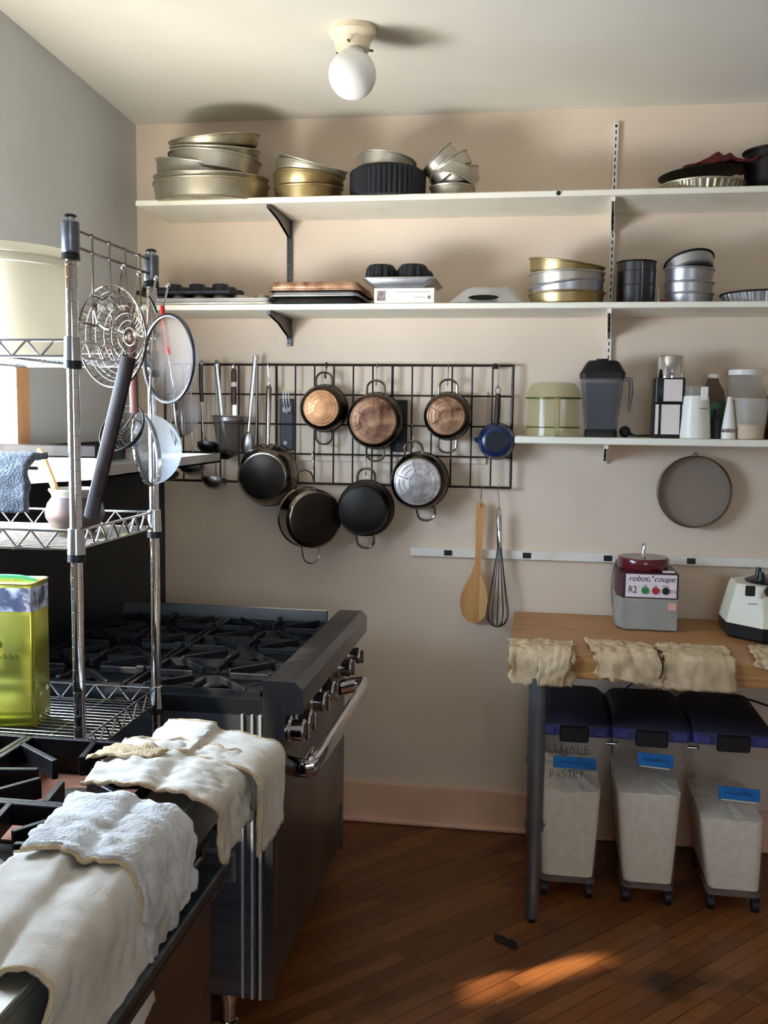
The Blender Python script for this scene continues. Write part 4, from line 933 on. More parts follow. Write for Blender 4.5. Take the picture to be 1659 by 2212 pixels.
# ---------------------------------------------------------------- cloth helper
def drape(name, label, path, wdir, w, m, seed=0, amp=0.006, nu=34, nv=30, t=0.004, jag=0.006, skew=(0, 0), cat='towel', group=None, freq=9.0, grow=None, parent=None, wob=0.0, hem=None):
    """cloth laid along a path (list of points) and spread along wdir"""
    P0 = spline(path, 8); ls = [0.0]
    for i in range(1, len(P0)): ls.append(ls[-1] + (P0[i] - P0[i - 1]).length)
    wd = Vector(wdir).normalized(); rows = []
    for i in range(nu + 1):
        d = ls[-1] * i / nu; k = max(j for j in range(len(ls)) if ls[j] <= d + 1e-9); k = min(k, len(P0) - 2)
        f_ = (d - ls[k]) / max(1e-9, ls[k + 1] - ls[k]); p_ = P0[k].lerp(P0[k + 1], f_); tg = (P0[k + 1] - P0[k]).normalized(); nr = wd.cross(tg)
        if nr.z < -0.2 or (abs(nr.z) <= 0.2 and nr.dot(Vector((1, -1, 0.3))) < 0): nr = -nr
        row = []
        for j in range(nv + 1):
            v = j / nv - 0.5; u = i / nu
            ww = w * (1 + (grow or 0.0) * (u - 0.5))
            e = jag * (noise.noise(Vector((seed * 3.1, i * 0.28, 3 if v > 0 else 9))) + 0.22 * noise.noise(Vector((seed * 3.1, i * 1.3, 4 if v > 0 else 8))))
            q = p_ + wd * (v * ww + (2 * e if j in (0, nv) else e * abs(v)) + skew[0] * (u - 0.5))
            q = q + tg * (skew[1] * v + (jag * (noise.noise(Vector((j * 0.3, seed * 1.7, 5 if u > 0.5 else 2))) + 0.22 * noise.noise(Vector((j * 1.3, seed * 1.7, 5 if u > 0.5 else 2)))) if i in (0, nu) else 0))
            nz = 0.9 * noise.noise(Vector((u * freq * 0.8 + seed * 5.3, v * freq, seed))) + 0.35 * abs(noise.noise(Vector((u * freq * 1.3 + v * freq * 2.2, (u - v) * freq * 0.9 + seed, 11)))) + 0.5 * noise.noise(Vector((u * freq * 2.1, v * freq * 2.3 + seed, 7)))
            q = q + nr * (amp * (nz + 0.6)) + tg * (wob * math.sin(v * 9 + seed))
            row.append(q)
        rows.append(row)
    o = solid(build(name, MB().grid(rows), m, parent, smooth=80), t, 1.0)
    if parent is None: tag(o, label, cat, group)
    if hem:
        for jj in (0, nv):
            build('hem', MB().tube([r_[jj] + Vector((0, 0, 0.002)) for r_ in rows], [0.0042 + 0.0016 * noise.noise(Vector((k_ * 0.7, seed, jj))) for k_ in range(len(rows))], 6), hem, o, smooth=60)
        build('hem', MB().tube(rows[-1], 0.0040, 6), hem, o, smooth=60)
    return o

def text_obj(s, name, m, parent, M, size, shear=0.0, extr=0.0004, sx=1.0):
    cu = bpy.data.curves.new(name, 'FONT'); cu.body = s; cu.size = size; cu.shear = shear; cu.extrude = extr; cu.align_x = 'CENTER'; cu.align_y = 'CENTER'
    tmp = bpy.data.objects.new(name, cu); COL.objects.link(tmp)
    me = bpy.data.meshes.new_from_object(tmp); COL.objects.unlink(tmp); bpy.data.objects.remove(tmp)
    mb = MB(); mb.add([(v.co.x * sx, v.co.y, v.co.z) for v in me.vertices], [tuple(p_.vertices) for p_ in me.polygons], M)
    return build(name, mb, m, parent, smooth=0)
def strokes(name, lines, m, parent, r=0.0012):
    mb = MB()
    for L_ in lines: mb.tube(L_, r, 5)
    return build(name, mb, m, parent, smooth=0)

# ---------------------------------------------------------------- work table
ZT, YT0, TT = 0.925, -0.715, 0.078
TXL = atZ(1107, 1350, ZT).x
tb = empty('work_table', (1.0, -0.36, 0.0), 'wooden butcher block work table on grey pipe legs', 'table')
build('top', MB().box(TXL, 2.3, YT0, -0.022, ZT - TT, ZT, ch=0.003), 'butcher', tb)
lx, ly = atZ(1148, 2003, 0.0).x, YT0 + 0.055
ly = atZ(1148, 2003, 0.0).y * 0.6 + ly * 0.4
def leg(x, y):
    l = build('leg', MB().tube([(x, y, 0.34), (x, y, ZT - TT)], 0.0285, 20), 'pipe_grey', tb)
    build('inner_tube', MB().tube([(x, y, 0.018), (x, y, 0.345)], 0.0225, 20), 'pipe_grey', l)
    build('collar', MB().tube([(x, y, 0.325), (x, y, 0.355)], 0.0312, 20).cyl((x + 0.029, y, 0.342), (x + 0.036, y, 0.342), 0.006, n=10), 'pipe_grey', l)
    build('foot', MB().lathe([(0, 0.0005), (0.012, 0.0005), (0.014, 0.006), (0.018, 0.018), (0, 0.018)], 18, T(x, y, 0)), 'steel_dark', l)
leg(lx, ly); leg(lx - 0.004, -0.09); leg(2.1, ly)

def table_towel(label, px0, px1, pt, pb, m, seed, skew=(0, 0), **kw):
    xm = (px0 + px1) / 2
    yb = atZ(xm, pt, ZT).y; a = atY(px0, pb, YT0).x; b = atY(px1, pb, YT0).x; zb = atY(xm, pb, YT0 - 0.01).z; xc = (a + b) / 2
    path = [(xc, yb, ZT + 0.003), (xc, (yb + YT0) / 2, ZT + 0.006), (xc, YT0 + 0.012, ZT + 0.005), (xc, YT0 - 0.006, ZT - 0.012), (xc, YT0 - 0.009, (ZT + zb) / 2), (xc, YT0 - 0.010, zb)]
    return drape('towel', label, path, (1, 0, 0), b - a, m, seed, skew=skew, group='rag towels along the table edge', **kw)
table_towel('beige rag towel on the table corner above the pipe leg', 1099, 1240, 1388, 1479, 'towel', 1, amp=0.010, freq=6, grow=-0.08, jag=0.010)
table_towel('beige rag towel second along the table edge with folded corner', 1276, 1422, 1392, 1472, 'towel', 2, amp=0.011, freq=6, jag=0.014, skew=(0.03, 0.02))
table_towel('largest beige rag towel on the table before the processor', 1430, 1588, 1398, 1492, 'towel', 3, amp=0.006, jag=0.008)
table_towel('beige rag towel at the frame edge of the table', 1640, 1760, 1404, 1455, 'towel', 4, amp=0.008, skew=(-0.03, 0.03))
# folded flap and cord on the towels
a = atZ(1168, 1392, ZT)
drape('folded_flap', None, [(a.x + 0.05, -0.66, ZT + 0.012), (a.x + 0.05, YT0 + 0.01, ZT + 0.014), (a.x + 0.045, YT0 - 0.02, ZT - 0.02), (a.x + 0.03, YT0 - 0.024, ZT - 0.10)], (1, 0, 0), 0.10, 'towel', 11, amp=0.008, nu=20, nv=14, parent=bpy.data.objects['towel'], grow=-0.3)
p0 = [atY(1420, 1404, YT0 - 0.02), atY(1432, 1440, YT0 - 0.022), atY(1424, 1466, YT0 - 0.02), atY(1412, 1470, YT0 + 0.02), atY(1424, 1504, -0.45), atY(1430, 1510, -0.2)]
tag(build('black_cord', MB().tube(spline(p0, 6), 0.0022, 6), 'rubber'), 'thin black cord hanging between two beige towels', 'cord')
p0 = [atY(1340, 1503, -0.30), atY(1350, 1490, -0.30), atY(1365, 1477, -0.32), atY(1378, 1470, -0.34)]
tag(build('black_cord', MB().tube(spline(p0, 6), 0.003, 6), 'rubber'), 'short slanting black cord above the middle bin', 'cord')
p0 = [atY(1556, 1516, -0.30), atY(1585, 1505, -0.30), atY(1620, 1512, -0.30), atY(1660, 1525, -0.30), atY(1720, 1545, -0.30)]
tag(build('black_cord', MB().tube(spline(p0, 6), 0.004, 6), 'rubber'), 'black cord lying across the lid of third bin', 'cord')
p0 = [atY(1316, 1520, -0.06), atY(1320, 1580, -0.06), atY(1322, 1625, -0.06), atY(1318, 1660, -0.06), atY(1326, 1690, -0.06)]
tag(build('black_cord', MB().tube(spline(p0, 6), 0.003, 6), 'rubber'), 'black cord hanging behind the gap of first bins', 'cord')

# ---------------------------------------------------------------- flour bins under the table
def flour_bin(label, xb0, xb1, xt0, xt1, py_fl, fl_wave, seed, cloudy=0.0):
    """xb.. foot corners and xt.. rim corners as sighted on the front face"""
    YF, YB = -0.535, -0.15
    zb, zr = 0.062, 0.628
    b0, b1 = atY(xb0, 1915, YF).x, atY(xb1, 1915, YF).x
    t0, t1 = atY(xt0, 1600, YF - 0.02).x, atY(xt1, 1600, YF - 0.02).x
    o = empty('flour_bin', ((b0 + b1) / 2, (YF + YB) / 2, 0.0), label, 'bin', 'rolling flour bins under the table')
    def ring(f, z, e=0.0):
        x0 = b0 + (t0 - b0) * f + e; x1 = b1 + (t1 - b1) * f - e
        return [(x, y, z) for x, y in rrect(x0, x1, YF - 0.02 * f + e, YB + 0.012 * f - e, 0.022, 4)]
    build('tub', MB().loft([ring(-0.0, zb), ring(1, zr)], True, False), 'bin_plastic', o)
    ff = (atY((xb0 + xb1) / 2, py_fl, YF).z - zb) / (zr - zb)
    zf = zb + ff * (zr - zb)
    # flour heap
    def dense(R_):
        out_ = []
        for i in range(len(R_)):
            p_, q_ = Vector(R_[i]), Vector(R_[(i + 1) % len(R_)]); k_ = 14 if (q_ - p_).length > 0.03 else 1
            out_ += [tuple(p_.lerp(q_, t_ / k_)) for t_ in range(k_)]
        return out_
    rings = [dense(ring(0.0, zb + 0.02, 0.005))]
    top = dense(ring(ff, zf, 0.005))
    top = [(x, y, z + fl_wave * noise.noise(Vector((x * 26, y * 18, seed)))) for x, y, z in top]
    rings.append(top)
    n = len(top); cx = sum(p_[0] for p_ in top) / n; cy = sum(p_[1] for p_ in top) / n
    for q in (0.75, 0.45, 0.15):
        rings.append([(cx + (x - cx) * q, cy + (y - cy) * q, zf + (z - zf) * q + 0.012 * (1 - q) + fl_wave * 0.6 * noise.noise(Vector((x * 20, y * 20 + q * 9, seed + 2)))) for x, y, z in top])
    build('flour', MB().loft(rings, True, True), 'flour', o, smooth=50)
    build('tub_skirt', MB().loft([ring(0.0, zb - 0.001, -0.002), ring(0.03, zb + 0.020, -0.002)], True, False), 'bin_plastic', o)
    # lid
    xm = (t0 + t1) / 2; hw = (t1 - t0) / 2
    lz = zr
    def lr(e, z, ey=0.0): return [(x, y, z) for x, y in rrect(xm - hw - 0.006 + e, xm + hw + 0.006 - e, YF - 0.034 + e + ey, YB + 0.016 - e, 0.03, 5)]
    lid = build('lid', MB().loft([lr(0, lz + 0.012), lr(0, lz + 0.020), lr(0.008, lz + 0.028, 0.0), lr(0.014, lz + 0.036, 0.03), lr(0.024, lz + 0.044, 0.06)], True, True), 'bin_lid', o, smooth=40)
    build('lid_panel', MB().loft([lr(0.034, lz + 0.040, 0.05), lr(0.038, lz + 0.048, 0.09)], False, True), 'bin_lid', lid, smooth=40)
    build('lid_edge', MB().loft([lr(-0.002, lz - 0.022), lr(-0.001, lz + 0.014)], False, False), 'bin_lid_edge', o, smooth=40)
    for sg in (-1, 1):
        build('hinge_tab', MB().box(xm + sg * hw * 0.74 - hw * 0.18, xm + sg * hw * 0.74 + hw * 0.18, YF - 0.044, YF - 0.032, lz - 0.016, lz + 0.010, ch=0.003), 'bin_lid_edge', o)
    build('latch', MB().box(xm - hw * 0.42, xm + hw * 0.42, YF - 0.052, YF - 0.030, lz - 0.040, lz + 0.016, ch=0.005), 'black_plastic', o)
    for wx in (b0 + 0.015, b1 - 0.015):
        for wy in (YF + 0.025, YB - 0.04):
            c_ = build('castor', MB().tube([(wx - 0.011, wy, 0.0255), (wx + 0.011, wy, 0.0255)], 0.025, 16), 'castor', o)
            build('fork', MB().box(wx - 0.014, wx + 0.014, wy - 0.012, wy + 0.012, 0.030, zb + 0.001), 'castor', c_)
    return o, (b0, b1, t0, t1, zb, zr, YF)
def on_front(px, py, YF=-0.548): return atY(px, py, YF)
g5 = None
o, _ = flour_bin('first flour bin, beside the pipe leg, marked in black letters', 1166, 1283, 1165, 1314, 1708, 0.022, 1)
def tape(o, px0, px1, py0, py1, dy, white=True, slope=0.07, Y=-0.556):
    a = atY(px0, py0, Y); b = atY(px1, py0 + dy, Y); c = atY(px1, py1 + dy, Y); d = atY(px0, py1, Y)
    q = build('tape_strip', MB().loft([[tuple(a), tuple(b), tuple(c), tuple(d)], [tuple(p_ + Vector((0, -0.0008, 0))) for p_ in (a, b, c, d)]]), 'tape_blue', o, smooth=0)
    if white:
        e = atY(px0 + 6, py1 + 1, Y); f_ = atY(px1 - 8, py1 + dy + 1, Y); build('tape_edge', MB().loft([[tuple(e), tuple(f_), tuple(f_ - Vector((0, 0, 0.004))), tuple(e - Vector((0, 0, 0.004)))], [tuple(p_ + Vector((0, -0.0006, 0))) for p_ in (e, f_, f_ - Vector((0, 0, 0.004)), e - Vector((0, 0, 0.004)))]]), 'tape_white', o, smooth=0)
    random.seed(int(px0)); L_ = []
    n = 26; P = []
    for i in range(n):
        f_ = 0.14 + 0.72 * i / (n - 1); p_ = a.lerp(b, f_).lerp(d.lerp(c, f_), 0.5 + 0.22 * math.sin(i * 2.1) * random.uniform(0.4, 1.0)); P.append(p_ + Vector((0, -0.0012, 0)))
    strokes('handwriting', [P], 'ink', q, 0.0008)
    return q
tape(o, 1195, 1288, 1632, 1657, 7, white=False)
YFb = -0.560
def letters(rows):
    out = []
    for px, py, w, h, segs in rows:
        for sg in segs: out.append([atY(px + u * w, py + v * h + u * w * 0.06, YFb) for u, v in sg])
    return out
LET = {'W': [[(0, 0), (0.3, 1), (0.5, 0.35), (0.7, 1), (1, 0)]], 'H': [[(0, 0), (0, 1)], [(0.9, 0), (0.9, 1)], [(0, 0.55), (0.9, 0.5)]], 'O': [[(0.5, 0), (0.1, 0.3), (0.1, 0.75), (0.5, 1), (0.9, 0.7), (0.85, 0.25), (0.5, 0)]],
       'L': [[(0, 0), (0, 1), (0.8, 0.95)]], 'E': [[(0.8, 0), (0, 0.05), (0, 1), (0.85, 0.95)], [(0, 0.5), (0.7, 0.48)]], 'P': [[(0, 1), (0, 0), (0.7, 0.1), (0.7, 0.45), (0, 0.55)]], 'A': [[(0, 1), (0.45, 0), (0.9, 1)], [(0.2, 0.65), (0.75, 0.62)]],
       'S': [[(0.8, 0.1), (0.3, 0), (0.1, 0.3), (0.7, 0.6), (0.6, 0.95), (0, 0.9)]], 'T': [[(0, 0), (1, 0)], [(0.5, 0), (0.45, 1)]], 'R': [[(0, 1), (0, 0), (0.7, 0.1), (0.65, 0.45), (0, 0.5), (0.8, 1)]], 'Y': [[(0, 0), (0.45, 0.5)], [(0.9, 0), (0.3, 1)]]}
rows = []
for i, ch in enumerate('WHOLE'): rows.append((1198 + i * 16.5, 1606 + (0 if i == 0 else 6), 15 if i == 0 else 11, 25 if i == 0 else 17, LET[ch]))
for i, ch in enumerate('PASTRY'): rows.append((1189 + i * 12.5, 1664, 9.5, 17, LET[ch]))
strokes('marker_lettering', letters(rows), 'ink', o, 0.0011)
o, _ = flour_bin('second flour bin, plain with one blue tape strip', 1343, 1455, 1323, 1490, 1712, 0.009, 5)
tape(o, 1378, 1455, 1624, 1652, 8, True)
o, _ = flour_bin('third flour bin, least full, cut by the frame', 1528, 1646, 1497, 1668, 1772, 0.009, 9)
tape(o, 1552, 1642, 1697, 1724, 9, True)
for px, py, lab in ((1322, 1606, 'bright steel bolt in the gap before the second bin'), (1497, 1615, 'bright steel bolt in the gap before the third bin')):
    q = atY(px, py, -0.30); 
    tag(build('steel_bolt', MB().cyl(q + Vector((-0.02, 0, 0)), q + Vector((0.012, 0, 0)), 0.006, n=12).cyl(q + Vector((0.012, 0, 0)), q + Vector((0.02, 0, 0)), 0.011, n=6), 'chrome'), lab, 'bolt')

# ---------------------------------------------------------------- food processor base
x0, x1 = atZ(1343, 1361, ZT).x, atZ(1461, 1366, ZT).x; yf = atZ(1343, 1361, ZT).y; 
yb = yf + 0.20
ztop = atY(1400, 1238, yf).z; zm = atY(1400, 1293, yf).z; s = mpx(Vector((x0, yf, ZT)))
o = empty('food_processor', ((x0 + x1) / 2, (yf + yb) / 2, ZT), 'grey and maroon food processor motor base on the table', 'food processor')
def bx4(z, e, cut): return [(x0 + cut + e, yf + e, z), (x1 - e, yf + e, z), (x1 - e, yb - e, z), (x0 - 0.018 + e, yb - e, z), (x0 - 0.018 + e, yf + 0.055, z)]
build('body', MB().loft([bx4(ZT + 0.004, 0.002, 0.006), bx4(ZT + 0.008, 0, 0.004), bx4(zm, 0.0, 0)], True, True), 'machine_grey', o, smooth=20)
build('foot_plate', MB().box(x0 + 0.01, x1 - 0.01, yf + 0.01, yb - 0.01, ZT, ZT + 0.005), 'black_plastic', o)
build('upper_body', MB().loft([bx4(zm, -0.0012, 0), bx4(ztop, -0.0005, 0)], True, True), 'maroon_dark', o, smooth=20)
w = x1 - x0
pn = build('front_panel', MB().box(x0 + 0.008, x1 - 0.006, yf - 0.003, yf + 0.002, zm + 0.005, ztop - 0.005), 'panel_pink', o)
xm = (x0 + x1) / 2; Mt = lambda x, z: T(x, yf - 0.0034, z) @ RX(PI / 2)
hz = ztop - zm
text_obj('robot', 'lettering', 'ink', pn, Mt(xm - w * 0.23, zm + hz * 0.775), 0.030, 0.3, sx=1.0)
text_obj('coupe', 'lettering', 'ink', pn, Mt(xm + w * 0.24, zm + hz * 0.775), 0.030, 0.3, sx=1.0)
strokes('logo_mark', [[Vector((xm - w * 0.015 + dx, yf - 0.0034, zm + hz * 0.80 + dz)) for dx, dz in L_] for L_ in ([(-0.004, -0.012), (0.0, -0.004)], [(0.008, 0.004), (0.011, 0.012)], [(0.006, 0.004), (0.013, 0.004)])], 'ink', pn, 0.0012)
text_obj('R2', 'lettering', 'ink', pn, Mt(xm - w * 0.33, zm + hz * 0.33), 0.036, 0.0, sx=0.8)
text_obj('10', 'lettering', 'card_print', pn, Mt(xm + w * 0.42, zm + hz * 0.30), 0.018)
text_obj('ON', 'lettering', 'card_print', pn, Mt(xm - w * 0.10, zm + hz * 0.50), 0.009); text_obj('OFF', 'lettering', 'card_print', pn, Mt(xm + w * 0.09, zm + hz * 0.50), 0.009); text_obj('PULSE', 'lettering', 'card_print', pn, Mt(xm + w * 0.27, zm + hz * 0.50), 0.009)
for dx, m in ((-0.10, 'btn_green'), (0.09, 'btn_red'), (0.275, 'btn_black')):
    q = Vector((xm + w * dx, yf - 0.003, zm + hz * 0.32)); build('button', MB().cyl(q, q + Vector((0, -0.005, 0)), 0.0135, 0.0125, 24), m, o)
q = Vector((x1 - 0.033, yf - 0.0008, zm - 0.04)); build('sticker', MB().box(q.x, q.x + 0.028, yf - 0.0012, yf + 0.001, q.z, q.z + 0.026), 'sticker', o)
cy = (yf + yb) / 2 - 0.005; cx = xm - w * 0.10; rd = w * 0.48; zd = atY(1390, 1202, cy).z
build('turntable', MB().lathe([(rd * 0.9, ztop - 0.002), (rd, ztop + 0.012), (rd, zd - 0.006), (rd * 0.96, zd), (0, zd)], 48, T(cx, cy, 0)), 'maroon', o)
build('spindle', MB().lathe([(0.011, zd), (0.0085, zd + 0.004), (0.0075, atY(1391, 1174, cy).z), (0, atY(1391, 1173, cy).z)], 18, T(cx, cy, 0)), 'chrome', o)
build('catch', MB().box(x1 - 0.055, x1 - 0.012, yf + 0.015, yf + 0.035, ztop, ztop + 0.006, ch=0.002), 'tape_white', o)
p0 = [Vector((x0 - 0.012, yb - 0.02, ztop + 0.02)), Vector((x0 - 0.022, yb + 0.02, ztop - 0.03)), Vector((x0 - 0.024, yb + 0.03, ZT + 0.10)), Vector((x0 - 0.012, yb + 0.03, ZT + 0.006))]
build('power_lead', MB().tube(spline(p0, 6), 0.004, 8), 'machine_grey', o)

# ---------------------------------------------------------------- blender motor base
xc = atY(1672, 1300, -0.25).x; yc = -0.25; s = mpx(Vector((xc, yc, 1.0)))
o = empty('blender_motor', (xc, yc, ZT), 'cream and black blender motor base at the frame edge', 'blender')
def oct_(hw, z, k=0.42): return [(xc + hw * x, yc + hw * y, z) for x, y in ((-k, -1), (k, -1), (1, -k), (1, k), (k, 1), (-k, 1), (-1, k), (-1, -k))]
zz = [atY(1620, y, yc - 0.08).z for y in (1335, 1325, 1258, 1245)]
build('skirt', MB().loft([oct_(98 * s, ZT + 0.001), oct_(104 * s, ZT + 0.012), oct_(106 * s, ZT + 0.055)], True, True), 'black_plastic', o, smooth=25)
zt_ = atY(1640, 1256, yc).z
build('housing', MB().loft([oct_(105 * s, ZT + 0.055), oct_(103 * s, ZT + 0.075), oct_(88 * s, zt_ - 0.012), oct_(84 * s, zt_)], True, True), 'cream_plastic', o, smooth=25)
build('drive_pad', MB().lathe([(60 * s, zt_), (62 * s, zt_ + 0.006), (50 * s, zt_ + 0.014), (0, zt_ + 0.014)], 40, T(xc, yc, 0)), 'black_plastic', o)
for a in (PI * 1.22, PI * 1.62, PI * 0.3, PI * 0.7):
    build('locating_lug', MB().tube([(xc + 46 * s * math.cos(a), yc + 46 * s * math.sin(a), zt_ + 0.010), (xc + 46 * s * math.cos(a), yc + 46 * s * math.sin(a), zt_ + 0.042)], [0.013, 0.009], 10), 'black_plastic', o)
build('drive_socket', MB().lathe([(0.02, zt_ + 0.012), (0.018, zt_ + 0.026), (0, zt_ + 0.026)], 20, T(xc, yc, 0)), 'steel_dark', o)
yfr = yc - 97 * s
pl = build('switch_panel', MB().box(xc - 44 * s, xc + 44 * s, yfr - 0.004, yfr + 0.02, ZT + 0.085, zt_ - 0.03, ch=0.003), 'cream_plastic', o)
q = atY(1620, 1276, yfr)
build('rocker_switch', MB().box(q.x - 0.016, q.x + 0.016, yfr - 0.010, yfr, q.z - 0.018, q.z + 0.018, ch=0.002), 'black_plastic', o)
q = atY(1664, 1278, yfr); build('dial', MB().cyl((q.x, yfr, q.z), (q.x, yfr - 0.014, q.z), 0.02, 0.017, 24), 'black_plastic', o)
q = atY(1626, 1307, yfr - 0.006); strokes('brand_mark', [[Vector((q.x - 0.016 + 0.032 * i / 16, yfr - 0.0045, q.z + 0.003 + 0.0035 * math.sin(i * 2.2))) for i in range(17)]], 'ink', o, 0.0011)

# ---------------------------------------------------------------- scraps on the floor
random.seed(12)
c = atZ(1092, 2036, 0.0); P = []
for i in range(9):
    P.append([(c.x + (i / 8 - 0.5) * 0.075 + 0.01 * noise.noise(Vector((i, j, 2))), c.y - (i / 8 - 0.5) * 0.05 + (j / 6 - 0.5) * 0.04, 0.003 + 0.008 * abs(noise.noise(Vector((i * 0.7, j * 0.9, 5))))) for j in range(7)])
tag(solid(build('paper_scrap', MB().grid(P), 'navy_black', smooth=40), 0.002), 'small dark crumpled scrap on the floor by the pipe leg', 'scrap')
# ---------------------------------------------------------------- far range
def grate_unit(cx, cy, hx, hy, zt, m, o, name='grate', fin=0.016, hub=0.055, th=0.0075, tall=0.03):
    """open cast grate over one burner: rim bars and eight fingers"""
    mb = MB()
    for y in (cy - hy, cy + hy): mb.box(cx - hx, cx + hx, y - th, y + th, zt - tall, zt - 0.006)
    for x in (cx - hx, cx + hx): mb.box(x - th, x + th, cy - hy, cy + hy, zt - tall, zt - 0.006)
    for k in range(8):
        a = PI / 4 * k
        rr = hub
        ex, ey = math.cos(a), math.sin(a)
        t = min(hx / abs(ex) if abs(ex) > 1e-6 else 9, hy / abs(ey) if abs(ey) > 1e-6 else 9)
        p0 = Vector((cx + ex * rr, cy + ey * rr, 0)); p1 = Vector((cx + ex * t, cy + ey * t, 0)); L = (p1 - p0).length
        M = T((p0.x + p1.x) / 2, (p0.y + p1.y) / 2, 0) @ RZ(a)
        mb.box(-L / 2, L / 2, -th * 0.8, th * 0.8, zt - fin * 1.6, zt, M=M, ch=0.002)
        if k % 2 == 0: mb.box(L / 2 - 0.02, L / 2 + 0.006, -th * 1.3, th * 1.3, zt - 0.02, zt + 0.006, M=M, ch=0.003)
    g = build(name, mb, m, o, smooth=20)
    build('burner', MB().lathe([(0, zt - 0.045), (0.05, zt - 0.045), (0.052, zt - 0.030), (0.040, zt - 0.022), (0.018, zt - 0.020), (0, zt - 0.020)], 28, T(cx, cy, 0)), m, g)
    return g
Y0, Y1 = -1.475, -0.515           # near and far sides
XBk = -1.535
rg = empty('cooking_range', (-1.1, -1.0, 0.0), 'steel six burner range with knobs standing nearest the back wall', 'range')
build('side_panel', MB().box(XBk, -0.705, Y0, Y0 + 0.012, 0.113, 0.905), 'range_side', rg)
for x, w in ((-0.755, 0.003), (-0.728, 0.003), (-0.706, 0.004)):
    build('edge_trim', MB().box(x - w, x + w, Y0 - 0.006, Y0 + 0.002, 0.113, 0.908), 'foil', rg)
build('carcass', MB().box(XBk, -0.715, Y0 + 0.013, Y1, 0.113, 0.895), 'range_black', rg)
build('far_panel', MB().box(XBk, -0.705, Y1, Y1 + 0.01, 0.113, 0.905), 'range_side', rg)
build('cooktop_frame', MB().box(XBk, -0.700, Y0, Y0 + 0.03, 0.905, 0.948).box(XBk, -0.700, Y1 - 0.03, Y1, 0.905, 0.948).box(XBk, XBk + 0.04, Y0 + 0.03, Y1 - 0.03, 0.905, 0.948).box(XBk, -0.700, Y0 + 0.03, Y1 - 0.03, 0.897, 0.908), 'range_black', rg)
build('far_flange', MB().box(XBk + 0.02, -0.735, Y1 + 0.001, Y1 + 0.012, 0.90, 0.998, ch=0.003), 'steel', rg)
for i in range(3):
    for j in range(2):
        cy = Y0 + 0.03 + (Y1 - Y0 - 0.06) * (i + 0.5) / 3; cx = -1.49 + 0.785 * (j + 0.5) / 2
        grate_unit(cx, cy, 0.186, 0.145, 0.968, 'cast_iron', rg, fin=0.012, th=0.0058, tall=0.026)
# front rail (bull nose) with end cap
prof = [(-0.692, 0.905), (-0.692, 1.0), (-0.612, 1.0), (-0.592, 0.982), (-0.592, 0.925), (-0.640, 0.915), (-0.640, 0.905)]
build('front_rail', MB().loft([[(x, Y0, z) for x, z in prof], [(x, Y1 + 0.01, z) for x, z in prof]]), 'range_steel', rg, smooth=20)
e = [(-0.698, 0.905), (-0.698, 1.003), (-0.610, 1.003), (-0.589, 0.984), (-0.589, 0.92), (-0.638, 0.912), (-0.640, 0.62), (-0.698, 0.62)]
build('end_cap', MB().loft([[(x, Y0 - 0.007, z) for x, z in e], [(x, Y0 - 0.001, z) for x, z in e]]), 'range_steel', rg, smooth=20)
build('control_panel', MB().box(-0.70, -0.642, Y0, Y1 + 0.01, 0.80, 0.906), 'range_steel', rg)
for k, y in enumerate((-0.62, -0.78, -0.90, -1.06, -1.18, -1.36, -1.44)):
    if k in (2,): continue
    z = 0.862; c = Vector((-0.642, y, z))
    kb = build('knob', MB().lathe([(0.038, 0), (0.038, 0.010), (0.028, 0.015), (0.030, 0.045), (0.026, 0.050), (0, 0.050)], 24, T(c) @ RY(PI / 2)), 'chrome', rg)
    build('knob_blade', MB().box(0.045, 0.060, -0.007, 0.007, -0.024, 0.024, T(c), ch=0.003), 'chrome', kb)
build('switch_block', MB().box(-0.642, -0.622, -0.985, -0.93, 0.83, 0.90, ch=0.003), 'black_plastic', rg)
build('oven_door', MB().box(-0.715, -0.668, Y0 + 0.03, Y1 - 0.02, 0.30, 0.785, ch=0.004), 'range_steel', rg)
hd = build('door_handle', MB().tube(spline([(-0.668, Y0 + 0.10, 0.742), (-0.60, Y0 + 0.055, 0.752), (-0.575, Y0 + 0.14, 0.756), (-0.575, Y1 - 0.16, 0.756), (-0.60, Y1 - 0.07, 0.752), (-0.668, Y1 - 0.10, 0.742)], 6), 0.027, 14, flat=0.62), 'chrome', rg)
build('badge', MB().tube([(-0.666, -1.10 + 0.09 * math.cos(t), 0.655 + 0.022 * math.sin(t)) for t in [2 * PI * i / 28 for i in range(28)]], 0.003, 6, True).tube([(-0.666, -1.16, 0.648), (-0.666, -1.12, 0.666), (-0.666, -1.08, 0.646), (-0.666, -1.04, 0.664)], 0.003, 6), 'chrome', rg)
build('kick_plate', MB().box(-0.705, -0.68, Y0 + 0.03, Y1 - 0.02, 0.130, 0.29), 'range_steel', rg)
build('front_post', MB().box(-0.716, -0.672, Y0, Y0 + 0.028, 0.113, 0.80), 'range_steel', rg)
build('front_post', MB().box(-0.716, -0.672, Y1 - 0.018, Y1 + 0.01, 0.113, 0.80), 'range_steel', rg)
for x in (-1.45, -0.812):
    for y in (Y0 + 0.055, Y1 - 0.06):
        l = build('leg', MB().lathe([(0.020, 0.012), (0.020, 0.07), (0.026, 0.072), (0.026, 0.113), (0, 0.113)], 20, T(x, y, 0)), 'chrome', rg)
        build('foot', MB().lathe([(0, 0.0005), (0.024, 0.0005), (0.024, 0.008), (0.016, 0.014), (0, 0.014)], 18, T(x, y, 0)), 'chrome', l)
